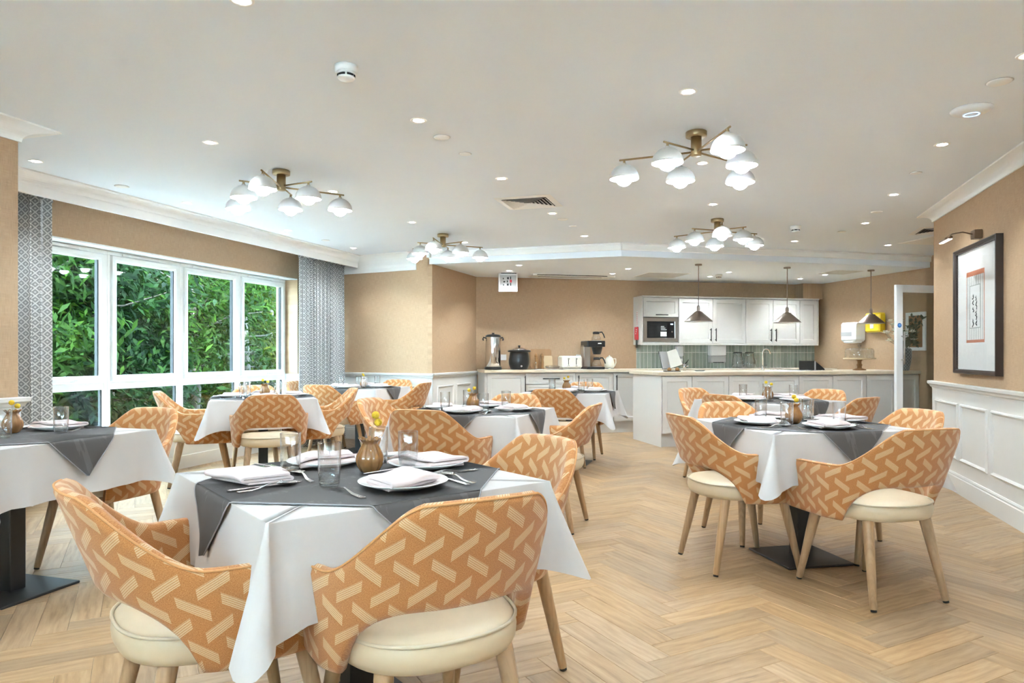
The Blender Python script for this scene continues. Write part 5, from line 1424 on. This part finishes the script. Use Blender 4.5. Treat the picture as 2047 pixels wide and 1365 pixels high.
v2 = copy_tree(vt, 'square white louvred air vent past the end of the picture wall', None, (2.17, 8.3, CZ), 0)
for (x, y, z, rz, w, h, lab) in [(2.35, 9.05, CZ, KA, .55, .55, 'flat white access hatch in the ceiling past the picture wall'), (-.87, 10.30, SZ, KA, .62, .55, 'flat grey access hatch in the soffit over the microwave'), (1.56, 10.68, SZ, KA, .42, .40, 'flat grey access hatch in the soffit over the telephone')]:
    hp = thing('access_hatch', lab, 'hatch', (x, y, z), rz, 'ceiling access hatches')
    MB().box(-w/2, w/2, -h/2, h/2, -.005, 0, ch=.001).build('panel', M['grille'] if z == SZ else M['white'], hp)
    MB().box(-w/2-.012, w/2+.012, -h/2-.012, h/2+.012, -.0025, 0).build('rim', M['white'], hp)
# slot diffuser
sd = thing('slot_diffuser', 'long white slot diffuser with a dark gap beside the hanging box', 'diffuser', (-2.14, 10.02, SZ), KA)
MB().box(-.62, .62, -.15, .15, -.022, 0, ch=.004).build('body', M['white'], sd)
MB().box(-.56, .50, -.152, -.149, -.016, -.007).build('slot', M['slot'], sd); MB().box(-.52, .45, -.06, -.03, -.0235, -.0215).build('slot', M['slot'], sd)
# hanging white box with pictograms
hb = thing('hanging_notice_box', 'white framed notice box with small pictograms hung under the soffit', 'notice', (-2.93, 9.42, SZ), KA-R(6))
MB().box(-.135, .135, -.025, .045, -.262, -.004, ch=.003).build('case', M['plastic'], hb)
MB().box(-.115, .115, -.027, -.024, -.215, -.03).build('glass_panel', M['plasticgrey'], hb); MB().box(-.10, .12, -.035, .045, -.010, -.0005).build('ceiling_bracket', M['slot'], hb)
rr = random.Random(3)
for k in range(9): x, z = -.07+.05*(k % 3)+rr.uniform(-.006, .006), -.18+.045*(k//3); MB().box(x, x+.014+.012*(k % 2), -.0285, -.027, z, z+.020+.01*(k % 3)).build('pictogram', M['red'] if k == 5 else M['slot'], hb)
# pendant lamps over the island
p0 = None
for (x, y, lab) in [(-.31, 9.19, 'conical metal pendant lamp over the cookbook end of the island'), (.80, 9.85, 'conical metal pendant lamp over the island sink'), (1.92, 10.50, 'conical metal pendant lamp over the cake stand')]:
    if p0 is None:
        p0 = thing('pendant_lamp', lab, 'pendant lamp', (x, y, SZ), 0, 'pendant lamps over the island'); o = p0
        MB().lathe([(.042, -.018), (.044, -.016), (.044, 0), (0, 0)][::-1], 24).build('ceiling_rose', M['nickel'], p0)
        MB().tube([(0, 0, -.016), (0, 0, -.53)], .0045, 8).build('rod', M['nickel'], p0)
        MB().lathe([(.006, -.52), (.012, -.53), (.021, -.54), (.021, -.585), (.016, -.59), (.030, -.60), (.035, -.61), (0, -.61)], 20).build('lamp_holder', M['nickel'], p0)
        sh = MB().lathe([(.034, -.602), (.050, -.612), (.175, -.727), (.177, -.732), (.174, -.732), (.048, -.617), (.03, -.610)], 40).build('shade', M['nickel'], p0)
        MB().lathe([(.171, -.7305), (.050, -.6195), (.030, -.6165)], 40).build('shade_lining', M['white'], sh)
        for q in range(3): MB().lathe([(0, 0), (.007, 0), (.007, .010), (0, .011)], 8, RZ(q*2.1) @ T(.046, 0, -.614)).build('thumb_screw', M['nickel'], sh)
        MB().lathe([(0, -.61), (.018, -.63), (.030, -.66), (.022, -.69), (0, -.70)], 18).build('bulb', M['pend'], p0)
    else: copy_tree(p0, lab, 'pendant lamps over the island', (x, y, SZ), 0)

# ================================================================ framed picture on the right wall
PY0, PY1, PZ0, PZ1 = 5.65, 6.60, .995, 1.998
pc = thing('framed_picture', 'large dark framed print with an orange-edged panel of brush marks', 'picture', (XR-.0005, (PY0+PY1)/2, PZ0), PI/2)
# local: x along +Y world, y into the wall (-y is the room ... after rotation by 90: local x->world y, local y->world -x)
W_, H_ = PY1-PY0, PZ1-PZ0
def frame_ring(b, w, h, rings):
    vs = []
    for (i, y) in rings: vs += [(-w/2+i, y, i), (w/2-i, y, i), (w/2-i, y, h-i), (-w/2+i, y, h-i)]
    n = len(rings); b.add(vs, [(r*4+k, r*4+(k+1) % 4, ((r+1) % n)*4+(k+1) % 4, ((r+1) % n)*4+k) for r in range(n) for k in range(4)]); return b
frame_ring(MB(), W_, H_, [(0, 0), (0, .046), (.008, .050), (.020, .044), (.028, .036), (.034, .036), (.034, .02), (.034, 0)]).build('frame', M['darkwood'], pc)
MB().box(-W_/2+.03, W_/2-.03, .012, .020, .03, H_-.03).build('mount', M['card'], pc)
nb = 44
bb = None
for side in (0, 1):
    for k in range(nb):
        x = (W_/2-.037)*(1 if side else -1); z = .04+(H_-.08)*k/(nb-1)
        if bb is None: bb = MB().box(-.003, .003, .020, .026, -.005, .005).build('bead', M['darkwood'], pc, (x, 0, z))
        else: o = bb.copy(); COL.objects.link(o); o.parent = pc; o.location = (x, 0, z)
MB().box(-W_/2+.034, W_/2-.034, .030, .032, .034, H_-.034).build('glazing', M['pglass'], pc)
# inner panel
iw, i0, i1 = .40, .245, .80; ix = .03
MB().box(ix-iw/2, ix+iw/2, .020, .0208, i0, i1).build('panel', M['orange'], pc)
MB().box(ix-iw/2+.012, ix+iw/2-.012, .0208, .0214, i0+.022, i1-.038).build('panel_ground', M['card'], pc)
for k in range(9): x = ix-iw/2+.035+k*(iw-.07)/8; MB().box(x-.005, x+.005, .0214, .0218, i0+.024, i1-.04).build('stripe', M['sage'], pc)
MB().box(ix-.115, ix+.115, .0218, .0222, i0+.11, i1-.11).build('border', M['sage'], pc); MB().box(ix-.108, ix+.108, .0222, .0226, i0+.117, i1-.117).build('field', M['card'], pc)
rr = random.Random(9)
for col_, (cxx, zz) in enumerate(((-.035, [.60, .555, .50, .41, .385]), (.035, [.585, .545, .515, .47, .435, .395]))):
    for z in zz:
        p = [Vector((ix-cxx+rr.uniform(-.018, .018), .0232, z+i0*.0+dz)) for dz in (.018, .004, -.006, -.018)]
        MB().tube(p, [.0015, .005, .003, .0045], 5).build('brush_stroke', M['ink'], pc)
pl = thing('picture_light', 'bronze picture light arching over the framed print', 'wall lamp', (XR-.001, 6.10, 2.03), PI/2)
MB().box(-.045, .045, .0, .055, 0, .065, ch=.003).build('wall_box', M['bronze'], pl)
MB().tube([(0, .05, .035), (0, .12, .055), (0, .19, .045), (0, .24, .01)], .005, 8).build('arm', M['bronze'], pl)
MB().tube([(-.14, .235, .0), (.14, .235, .0)], .011, 10).build('lamp_bar', M['bronze'], pl)
MB().box(-.12, .12, .222, .246, -.012, -.0085).build('led_strip', M['ledstrip'], pl)
